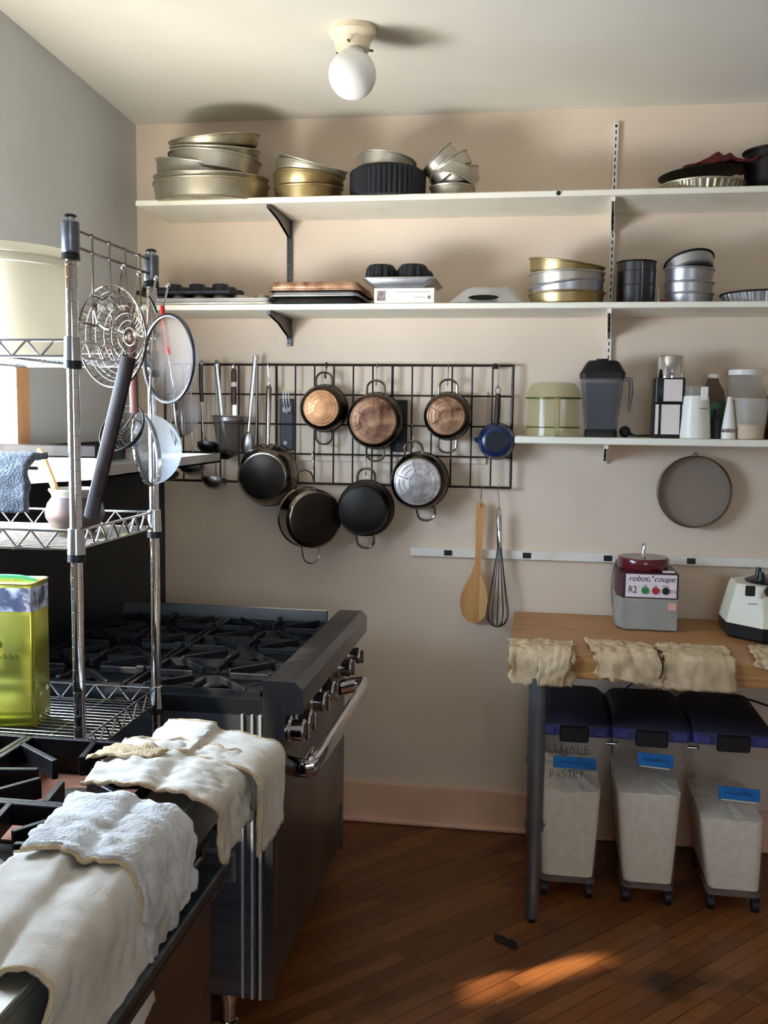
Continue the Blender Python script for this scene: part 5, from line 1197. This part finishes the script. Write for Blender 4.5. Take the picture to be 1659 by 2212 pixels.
# backguard with overshelf
build('backguard', MB().box(XBk - 0.012, XBk + 0.006, Y0, -0.06, 0.60, 1.52), 'range_black', rg)
ZS = 1.522
XSF = -1.155
sh = build('overshelf', MB().box(XBk - 0.012, XSF, Y0, Y1 + 0.06, ZS, ZS + 0.006).box(XSF - 0.004, XSF, Y0, Y1 + 0.06, ZS - 0.0, ZS + 0.034).box(XBk, XSF, Y1 + 0.056, Y1 + 0.06, ZS, ZS + 0.03), 'shelf_steel', rg)
build('back_upturn', MB().box(XBk - 0.012, XBk + 0.012, Y0, Y1 + 0.06, ZS + 0.006, ZS + 0.075), 'dull_dark', sh)
build('end_rail', MB().box(XBk - 0.02, XSF + 0.0, Y0 - 0.002, Y0 + 0.012, ZS + 0.058, ZS + 0.090, ch=0.003), 'dull_dark', sh)
gp = [(XBk, ZS + 0.056), (XSF, ZS + 0.056), (XSF, ZS), (XBk, ZS - 0.030)]
build('end_plate', MB().loft([[(x, Y0 - 0.001, z) for x, z in gp], [(x, Y0 + 0.002, z) for x, z in gp]]), 'steel', sh, smooth=0)

# ---------------------------------------------------------------- near range, running towards the viewer
N0, N1 = -3.45, -2.0
nr = empty('cooking_range', (-1.05, -2.7, 0.0), 'dark open burner range in the foreground draped with towels', 'range')
build('carcass', MB().box(-1.43, -0.69, N0, N1, 0.16, 0.905), 'range_black', nr)
build('burner_tray', MB().box(-1.43, -0.70, N0, N1, 0.905, 0.925).box(-1.43, -0.70, N1 - 0.012, N1, 0.925, 0.985).box(-1.43, -1.415, N0, N1, 0.925, 0.985), 'rust_plate', nr)
build('front_ledge', MB().box(-0.694, -0.600, N0, N1, 0.985, 1.0, ch=0.002).box(-0.607, -0.600, N0, N1, 0.905, 0.985), 'ledge_steel', nr, smooth=20)
build('control_panel', MB().box(-0.69, -0.665, N0, N1, 0.80, 0.985), 'range_black', nr)
for y in (-2.08, -2.22, -2.36, -2.52, -2.68):
    c = Vector((-0.665, y, 0.885)); k_ = build('knob', MB().lathe([(0.026, 0), (0.024, 0.03), (0, 0.032)], 20, T(c) @ RY(PI / 2)), 'black_plastic', nr)
    build('knob_blade', MB().box(0.028, 0.046, -0.006, 0.006, -0.022, 0.022, T(c), ch=0.003), 'black_plastic', k_)
build('oven_door', MB().box(-0.69, -0.662, N0 + 0.02, -2.05, 0.22, 0.79, ch=0.004), 'range_steel', nr)
b_ = build('door_bar', MB().box(-0.604, -0.556, N0 + 0.1, -2.185, 0.822, 0.862, ch=0.004), 'range_blue', nr)
build('bar_groove', MB().box(-0.5565, -0.5555, N0 + 0.1, -2.22, 0.838, 0.844), 'black_plastic', b_)
build('bar_end', MB().box(-0.610, -0.550, -2.186, -2.175, 0.806, 0.868, ch=0.002), 'pipe_grey', b_)
build('bar_bracket', MB().box(-0.665, -0.58, -2.26, -2.22, 0.822, 0.846), 'range_blue', b_)
build('front_post', MB().box(-0.688, -0.664, -2.048, N1, 0.16, 0.80), 'range_steel', nr)
for y in (N1 - 0.06, N0 + 0.1):
    for x in (-0.73, -1.38):
        l = build('leg', MB().lathe([(0.020, 0.012), (0.020, 0.10), (0.028, 0.105), (0.028, 0.16), (0, 0.16)], 20, T(x, y, 0)), 'steel_dark', nr); build('foot', MB().lathe([(0, 0.0005), (0.024, 0.0005), (0.016, 0.014), (0, 0.014)], 16, T(x, y, 0)), 'steel_dark', l)
# tall finned grates
def fin(mb, a, b, zt, h=0.040, th=0.0062):
    a, b = Vector((a[0], a[1], 0)), Vector((b[0], b[1], 0)); L = (b - a).length; M = T((a.x + b.x) / 2, (a.y + b.y) / 2, 0) @ RZ(math.atan2(b.y - a.y, b.x - a.x))
    mb.box(-L / 2, L / 2, -th, th, zt - h, zt, M=M, ch=0.0015)
def tall_grate(cx, cy, hx, hy, zt, o):
    mb = MB()
    for q in (-1, 1):
        fin(mb, (cx - hx, cy + q * hy), (cx + hx, cy + q * hy), zt); fin(mb, (cx + q * hx, cy - hy), (cx + q * hx, cy + hy), zt)
    for k in range(8):
        a = PI / 4 * k + 0.18; ex, ey = math.cos(a), math.sin(a)
        t = min(hx / abs(ex), hy / abs(ey)); fin(mb, (cx + ex * 0.065, cy + ey * 0.065), (cx + ex * t, cy + ey * t), zt)
    g_ = build('grate', mb, 'cast_worn', o, smooth=20)
    build('burner', MB().lathe([(0, 0.926), (0.062, 0.926), (0.064, 0.94), (0.050, 0.952), (0.02, 0.955), (0, 0.955)], 28, T(cx, cy, 0)), 'rust_plate', g_)
for i in range(4):
    for j in range(2):
        tall_grate(-0.878 - j * 0.36, -2.185 - i * 0.335, 0.173, 0.162, 1.010, nr)
build('spill_tray', MB().box(-1.06, -0.72, -2.34, -2.02, 0.926, 0.931), 'copper_plate', nr)

# ---------------------------------------------------------------- towels on the near range
def edge_towel(label, y0, y1, xb, zlow, m, seed, amp=0.010, xo=-0.588, zt=1.018, skew=(0, 0), drop=0.0, **kw):
    ym = (y0 + y1) / 2
    path = [(xb, ym, zt + 0.006), ((xb + xo) / 2 - 0.02, ym, zt + 0.010), (-0.66, ym, zt - 0.004), (-0.612, ym, zt - 0.006), (xo - 0.002, ym, zt - 0.030), (xo + 0.004, ym, (zlow + zt) / 2), (xo + 0.006 + drop, ym, zlow)]
    return drape('towel', label, path, (0, 1, 0), y1 - y0, m, seed, amp=amp, skew=skew, group='rag towels on the near range', hem='towel_tan', **kw)
edge_towel('smooth grey white towel farthest on the near range', -2.13, -1.955, -0.77, 0.84, 'towel_smooth', 21, amp=0.007, xo=-0.528, zt=1.024, freq=4, nu=44, nv=34, jag=0.005)
t1 = edge_towel('cream towel folded over the near range edge', -2.30, -2.07, -0.80, 0.895, 'towel_smooth', 22, amp=0.010, zt=1.026, freq=7, nu=50, nv=40, xo=-0.560, skew=(0.05, -0.02), jag=0.008)
t2 = edge_towel('thick white terry towel in the middle of near range', -2.575, -2.365, -0.765, 0.872, 'towel_white', 23, amp=0.009, zt=1.026, freq=6, nu=50, nv=40, skew=(0.03, -0.02), t=0.010, jag=0.007, xo=-0.584)
t3 = edge_towel('large cream towel hanging nearest the viewer', -2.85, -2.555, -0.755, 0.77, 'towel_smooth', 24, amp=0.006, zt=1.014, freq=5, nu=56, nv=44, skew=(0.02, -0.05), jag=0.008, drop=0.012, xo=-0.582)
drape('tan_patch', None, [(-0.582, -2.585, 0.94), (-0.578, -2.585, 0.87)], (0, 1, 0), 0.05, 'towel_tan', 31, amp=0.002, nu=10, nv=8, parent=t3, jag=0.003)
drape('folded_hem', None, [(-0.82, -2.18, 1.042), (-0.78, -2.18, 1.048), (-0.70, -2.19, 1.042)], (0, 1, 0), 0.07, 'towel_tan', 33, amp=0.008, nu=14, nv=10, parent=t1, jag=0.010, skew=(0.03, 0.02))

# ---------------------------------------------------------------- chrome wire rack
RF, RB_, RXR, RXL = -1.935, -1.50, -0.985, -1.475
rk = empty('wire_rack', (-1.23, -1.72, 0.0), 'chrome wire shelving rack standing between the two ranges', 'rack')
ZTOP = 2.108
pr_ = 0.0132
for (x, y) in ((RXR, RF), (RXR, RB_), (RXL, RF), (RXL, RB_)):
    prof = [(0, 0.012)]
    z = 0.012
    while z < ZTOP - 0.03:
        prof += [(pr_, z), (pr_, z + 0.0240), (pr_ - 0.0010, z + 0.0246), (pr_ - 0.0010, z + 0.0254)]; z += 0.0256
    prof += [(pr_, z), (pr_, ZTOP), (0, ZTOP)]
    ps = build('post', MB().lathe(prof, 20, T(x, y, 0)), 'chrome', rk, smooth=30)
    build('cap', MB().lathe([(pr_ * 1.02, ZTOP - 0.002), (pr_ * 1.02, ZTOP + 0.003), (pr_ * 0.6, ZTOP + 0.006), (0, ZTOP + 0.006)], 20, T(x, y, 0)), 'black_plastic', ps)
    build('foot', MB().lathe([(0, 0.0005), (0.018, 0.0005), (0.018, 0.010), (0.012, 0.014), (0, 0.014)], 18, T(x, y, 0)), 'black_plastic', ps)
    if x == RXR:
        build('collar', MB().lathe([(pr_ + 0.004, ZTOP - 0.075), (pr_ + 0.006, ZTOP - 0.07), (pr_ + 0.006, ZTOP - 0.012), (pr_ + 0.003, ZTOP - 0.008), (pr_, ZTOP - 0.008)], 20, T(x, y, 0)), 'range_side', ps)
        build('clip_ring', MB().lathe([(pr_, ZTOP - 0.092), (pr_ + 0.0065, ZTOP - 0.090), (pr_ + 0.0055, ZTOP - 0.075), (pr_, ZTOP - 0.074)], 20, T(x, y, 0)), 'black_plastic', ps)
def zigzag(mb, a, b, zt, zb, n, r):
    pts = []
    for i in range(n + 1):
        p = Vector(a).lerp(Vector(b), (i + 0.0) / n); p.z = zt if i % 2 else zb; pts.append(p)
    for i in range(n): mb.cyl(pts[i], pts[i + 1], r, n=6)
for zt, zb, lab in ((1.852, 1.818, 'top'), (1.442, 1.402, 'mid'), (0.972, 0.930, 'low')):
    sf = build('shelf', MB().tube([(RXR, RF, zt), (RXL, RF, zt), (RXL, RB_, zt), (RXR, RB_, zt)], 0.0032, 8, True).tube([(RXR, RF, zb), (RXL, RF, zb), (RXL, RB_, zb), (RXR, RB_, zb)], 0.0032, 8, True), 'wire_chrome', rk)
    for pa, pb, nn in (((RXL + 0.02, RF, 0), (RXR - 0.04, RF, 0), 13), ((RXL + 0.02, RB_, 0), (RXR - 0.04, RB_, 0), 13), ((RXR, RF + 0.03, 0), (RXR, RB_ - 0.03, 0), 12), ((RXL, RF + 0.03, 0), (RXL, RB_ - 0.03, 0), 12)):
        mb = MB(); zigzag(mb, pa, pb, zt, zb, nn, 0.0025); build('truss', mb, 'wire_chrome', sf)
    mb = MB()
    for i in range(1, 19):
        y = RF + (RB_ - RF) * i / 19; mb.cyl((RXL, y, zb + 0.002), (RXR, y, zb + 0.002), 0.0019, n=6)
    for x in (RXL + 0.14, RXL + 0.34): mb.cyl((x, RF, zb - 0.002), (x, RB_, zb - 0.002), 0.003, n=6)
    tag(build('deck_wires', mb, 'wire_chrome', sf), kind='stuff')
    for (x, y) in ((RXR, RF), (RXR, RB_), (RXL, RF), (RXL, RB_)):
        cl = build('collar', MB().lathe([(pr_ + 0.002, zb - 0.012), (pr_ + 0.0065, zb - 0.010), (pr_ + 0.0045, zt + 0.006), (pr_ + 0.001, zt + 0.008)], 20, T(x, y, 0)), 'wire_chrome', sf)
        build('clip_ring', MB().lathe([(pr_, zb - 0.028), (pr_ + 0.0065, zb - 0.026), (pr_ + 0.006, zb - 0.011), (pr_, zb - 0.010)], 20, T(x, y, 0)), 'black_plastic', sf)
# side guard with hooks
sg = MB()
for z in (ZTOP - 0.022, ZTOP - 0.058): sg.cyl((RXR, RF, z), (RXR, RB_, z), 0.0036, n=8)
for i in range(1, 5):
    y = RF + (RB_ - RF) * (i / 5 + 0.02); sg.cyl((RXR + 0.003, y, ZTOP - 0.018), (RXR + 0.003, y, ZTOP - 0.215), 0.0026, n=8)
sg.cyl((RXR, RF, ZTOP - 0.215), (RXR, RB_, ZTOP - 0.215), 0.0028, n=8)
build('side_guard', sg, 'pot_steel', rk)
def prong_hook(tips, base, label):
    b = Vector(base); o = empty('prong_hook', b, label, 'hook')
    for (px, py) in tips:
        t = atX(px, py, RXR + 0.075)
        lo = Vector((RXR + 0.050, t.y - 0.008, b.z - 0.045))
        build('prong', MB().tube(spline([(RXR + 0.006, t.y, b.z), (RXR + 0.016, t.y, b.z - 0.035), lo, t.lerp(lo, 0.5), t], 4), 0.0026, 8).ball(t, 0.0062, 12), 'chrome', o)
    build('back_plate', MB().box(RXR + 0.004, RXR + 0.0065, min(atX(p[0], p[1], RXR + 0.075).y for p in tips) - 0.01, max(atX(p[0], p[1], RXR + 0.075).y for p in tips) + 0.01, b.z - 0.008, b.z + 0.03), 'chrome', o)
    return o
prong_hook(((266, 577), (300, 591)), (RXR, -1.72, 1.93), 'twin chrome prong hook nearest the front rack post')
prong_hook(((337, 601), (363, 617)), (RXR, -1.56, 1.93), 'twin chrome prong hook nearest the rear rack post')

# ---------------------------------------------------------------- things on the rack
c = Vector((-1.285, -1.705, 1.8205)); zr = 2.085
p = atY(150, 600, c.y); R = p.x - c.x
o = empty('plastic_bucket', c, 'large white plastic food bucket with lid on top rack shelf', 'bucket')
zl = atY(20, 565, c.y).z
build('tub', MB().lathe([(0, 0), (R * 0.88, 0), (R * 0.90, 0.006), (R * 0.965, zl - c.z), (R * 0.95, zl - c.z), (R * 0.88, 0.01), (0, 0.008)], 64, T(c)), 'bucket', o)
for k, (dz, h_, f_) in enumerate(((-0.020, 0.020, 1.0), (0.0005, 0.022, 1.015))):
    build('lid_rim' if k else 'tub_rim', MB().lathe([(R * 0.94, dz), (R * f_, dz + 0.002), (R * f_, dz + h_ - 0.004), (R * 0.985 * f_, dz + h_), (R * 0.92, dz + h_)], 64, T(c.x, c.y, zl)), 'bucket', o)
build('lid', MB().lathe([(R * 0.94, 0.022), (R * 0.90, 0.020), (R * 0.88, 0.014), (0, 0.014)], 64, T(c.x, c.y, zl)), 'bucket', o)
# label on the curved front
a0, a1 = -PI * 0.53, -PI * 0.44
q0, q1 = 0.052, 0.103
rows = []
for z in (q0, q1):
    rr = R * (0.90 + 0.065 * z / (zl - c.z)) + 0.0012
    rows.append([(c.x + rr * math.cos(a0 + (a1 - a0) * i / 10), c.y + rr * math.sin(a0 + (a1 - a0) * i / 10), c.z + z) for i in range(11)])
lb = solid(build('paper_label', MB().grid(rows), 'bucket_label', o), 0.0006)
# stoneware honey pot
c = atZ(163, 1148, 1.406); c.y = -1.70; c.x = atY(163, 1140, -1.70).x; c.z = 1.4062
o = empty('honey_pot', c, 'brown and cream stoneware honey pot on middle rack shelf', 'pot')
k = 0.070
build('body', MB().lathe([(0, 0), (k * 0.58, 0), (k * 0.72, 0.010), (k * 0.98, 0.040), (k * 1.0, 0.052), (k * 0.92, 0.074), (k * 0.80, 0.086), (k * 0.76, 0.090), (k * 0.72, 0.090), (k * 0.88, 0.070), (k * 0.9, 0.05), (k * 0.6, 0.012), (0, 0.008)], 48, T(c)), 'stoneware', o)
build('neck', MB().lathe([(k * 0.76, 0.089), (k * 0.78, 0.096), (k * 0.88, 0.106), (k * 0.86, 0.110), (k * 0.74, 0.100), (k * 0.70, 0.088)], 48, T(c)), 'stone_rim', o)
a = atY(84, 969, -1.70); b = c + Vector((-0.012, 0.0, 0.016))
tag(build('wooden_stick', MB().tube([b, b.lerp(a, 0.5), b.lerp(a, 0.94), a], [0.007, 0.0085, 0.0095, 0.005], 12), 'stick_wood'), 'pale wooden stick leaning in the honey pot', 'stick')
# grey towel hanging over the middle shelf
xt = atY(74, 1040, RF - 0.012).x
drape('towel', 'thick blue grey towel hanging on the rack beside pot', [(xt - 0.14, RF + 0.05, atY(30, 998, RF).z), (xt - 0.14, RF - 0.004, atY(30, 996, RF).z + 0.004), (xt - 0.14, RF - 0.022, atY(30, 1010, RF).z), (xt - 0.14, RF - 0.026, atY(30, 1060, RF).z), (xt - 0.14, RF - 0.028, atY(30, 1104, RF).z)], (1, 0, 0), 0.28, 'towel_grey', 41, amp=0.006, t=0.012, jag=0.006, nu=24, nv=24)
hz_ = atY(30, 1000, RF).z
tag(build('towel_bar', MB().tube([(RXL + 0.0, RF + 0.022, hz_ - 0.012), (xt - 0.01, RF + 0.022, hz_ - 0.012)], 0.004, 8), 'steel_dark'), 'dark metal bar carrying the blue grey towel', 'bar')
# olive oil tin on the low shelf
z0 = 0.9345; yn = -1.76
xr = atY(75, 1500, yn).x; w_ = 0.17; dpt = 0.10
zt = atY(60, 1262, yn).z
o = empty('oil_tin', (xr - w_ / 2, yn + dpt / 2, z0), 'tall yellow green olive oil tin on low rack shelf', 'tin')
Mo = T(xr, yn, 0) @ RZ(0.10)
build('body', MB().loft([[(x, y, z) for x, y in rrect(-w_ + e, -e, e, dpt - e, 0.010, 4)] for z, e in ((z0, 0.002), (z0 + 0.004, 0), (zt - 0.003, 0), (zt, 0.002))], True, True, Mo), 'olive_tin', o, smooth=40)
zb_ = atY(60, 1322, yn).z
build('picture_band', MB().loft([[(x, y, z) for x, y in rrect(-w_ - 0.0006, 0.0006, -0.0006, dpt + 0.0006, 0.0105, 4)] for z in (zb_, zt - 0.010)], False, False, Mo), 'paper_print', o)
build('top_rim', MB().tube([Mo @ Vector((x, y, zt)) for x, y in rrect(-w_, 0, 0, dpt, 0.010, 4)], 0.003, 8, True), 'tin_top', o)
build('carry_strap', MB().tube(spline([Mo @ Vector(p_) for p_ in ((-0.15, 0.05, zt), (-0.12, 0.05, zt + 0.008), (-0.05, 0.05, zt + 0.008), (-0.012, 0.05, zt))], 4), 0.006, 8, flat=0.35), 'green_paint', o)
zt3 = atY(30, 1418, yn).z
strokes('triangle_marks', [[Mo @ Vector((xx - 0.004, -0.0008, zt3 + 0.006)), Mo @ Vector((xx + 0.007, -0.0008, zt3 - 0.003)), Mo @ Vector((xx - 0.002, -0.0008, zt3 - 0.004)), Mo @ Vector((xx - 0.004, -0.0008, zt3 + 0.006))] for xx in (-0.085, -0.070, -0.055, -0.040)], 'olive_print', o, 0.0006)
build('round_mark', MB().cyl((-0.088, -0.0004, atY(8, 1390, yn).z), (-0.088, -0.0011, atY(8, 1390, yn).z), 0.010, n=20, M=Mo), 'olive_print', o)
for yy, zz, r_ in ((0.035, 0.075, 0.0045), (0.075, 0.080, 0.007), (0.03, 0.02, 0.0045), (0.065, 0.022, 0.004), (0.08, 0.024, 0.004)):
    build('round_mark', MB().cyl((0.0003, yy, z0 + zz), (0.001, yy, z0 + zz), r_, n=14, M=Mo), 'tape_white', o)

# ---------------------------------------------------------------- strainers hanging at the rack end
def frame(c, b, roll=0.0):
    b = Vector(b).normalized(); u = b.orthogonal().normalized(); up = Vector((0, 0, 1)); u = (up - b * up.dot(b)).normalized() if abs(b.z) < 0.95 else u
    v = b.cross(u)
    return Matrix(((v.x, u.x, b.x, c[0]), (v.y, u.y, b.y, c[1]), (v.z, u.z, b.z, c[2]), (0, 0, 0, 1))) @ RZ(roll)
def spider(label, c, b, r, depth, m, rings, rad, fine, hpts, hw, hm, wire=0.0011, tang=None):
    M = frame(c, b); o = empty('spider_strainer', c, label, 'strainer')
    build('hoop', MB().tube([M @ v for v in circle((0, 0, 0), r, 48)], 0.0024, 8, True), m, o)
    prof = lambda q: depth * (1 - q ** 2.4)
    mb = MB()
    for i in range(rings):
        q = (i + 0.5) / rings; mb.tube([M @ v for v in circle((0, 0, prof(q)), r * q, 40)], wire * 1.3, 5, True)
    build('support_rings', mb, m, o)
    mb = MB()
    for i in range(rad):
        a = 2 * PI * i / rad; tw = 0.5
        for sgn in (1, -1):
            mb.tube([M @ Vector((r * q * math.cos(a + sgn * tw * (1 - q)), r * q * math.sin(a + sgn * tw * (1 - q)), prof(q))) for q in [0.10 + 0.9 * k / 9 for k in range(10)]], wire * 0.62, 4)
    for i in range(fine):
        q = (i + 0.3) / fine; mb.tube([M @ v for v in circle((0, 0, prof(q)), r * q, 30)], wire * 0.55, 4, True)
    tag(build('woven_mesh', mb, m, o), kind='stuff')
    build('handle', MB().tube([Vector(p_) for p_ in hpts], hw, 10, flat=0.5), hm, o)
    if tang: build('tang', MB().tube([Vector(p_) for p_ in tang], 0.0022, 6), m, o)
    return o
c = atY(240, 727, -1.83)
h0, h1 = atY(278, 770, -1.875), atY(196, 1118, -1.80)
spider('big silver wire spider strainer with dark wooden handle', c, (0.42, 0.90, 0.06), 0.112, 0.055, 'pot_steel', 3, 34, 7, [h0, h0.lerp(h1, 0.3), h0.lerp(h1, 0.8), h1], 0.0175, 'dark_wood', tang=[atY(243, 690, -1.84), atY(262, 745, -1.87), h0, h0.lerp(h1, 0.2)])
c = atY(263, 925, -1.72)
h0, h1 = atY(283, 655, -1.75), atY(290, 892, -1.74)
spider('small black wire spider strainer with red brown handle', c, (0.28, 0.80, -0.52), 0.062, 0.040, 'dull_dark', 4, 22, 8, [h0, h0.lerp(h1, 0.5), h1], 0.0105, 'red_wood', wire=0.0013, tang=[h1, c + Vector((0.01, -0.01, 0.0))])

def bowl_sieve(label, c, b, r, depth, m, hm, hoop, handle=None, roll=0.0, hr=0.003, hmat=None):
    M = frame(c, b, roll); o = empty('bowl_sieve', c, label, 'sieve')
    k = 10
    build('mesh_bowl', MB().lathe([(r * math.cos(PI / 2 * i / k), depth * math.sin(PI / 2 * i / k)) for i in range(k + 1)], 44, M), m, o, smooth=80)
    build('hoop', MB().tube([M @ v for v in circle((0, 0, 0), r, 48)], hoop, 8, True), hm, o)
    build('band', MB().lathe([(r, 0), (r * 0.985, depth * 0.13)], 44, M), hm, o)
    if handle: build('handle', MB().tube(spline(handle, 4), hr, 8), hmat or hm, o)
    return o
c = atY(363, 775, -1.66)
bowl_sieve('large round grey mesh sieve hanging highest at the rack end', c, (0.55, 0.80, 0.0), 0.103, 0.05, 'sieve_mesh', 'steel_dark', 0.0048, [atY(338, 676, -1.68), atY(330, 655, -1.70), atY(322, 640, -1.72)], hr=0.003)
c = atY(314, 972, -1.63)
bowl_sieve('pale fine mesh sieve hanging low with its hoop sideways', c, (0.975, 0.10, 0.16), 0.089, 0.088, 'sieve_mesh_pale', 'chrome', 0.0032, [atY(322, 890, -1.63), atY(326, 800, -1.62), atY(330, 700, -1.61)], hr=0.0026)
c = atY(386, 893, -1.55)
bowl_sieve('small brown mesh sieve half hidden behind the pale sieve', c, (0.96, 0.22, 0.10), 0.060, 0.050, 'sieve_mesh_dark', 'steel', 0.0026, [atY(376, 836, -1.55), atY(364, 770, -1.55), atY(358, 690, -1.55)], hr=0.0020)
a, b = atY(350, 660, -1.59), atY(366, 766, -1.59)
o = empty('red_handled_whisk', atY(378, 960, -1.57), 'thin wire whisk with red plastic handle behind the sieves', 'whisk')
build('handle', MB().tube([a, a.lerp(b, 0.05), a.lerp(b, 0.95), b], [0.004, 0.006, 0.0065, 0.004], 10), 'red_plastic', o)
for dx in (-8, 0, 8): build('wire', MB().tube(spline([b, atY(376 + dx, 840, -1.575), atY(378 + dx * 1.6, 910, -1.57), atY(379, 962, -1.57)], 5), 0.0012, 6), 'wire_chrome', o)
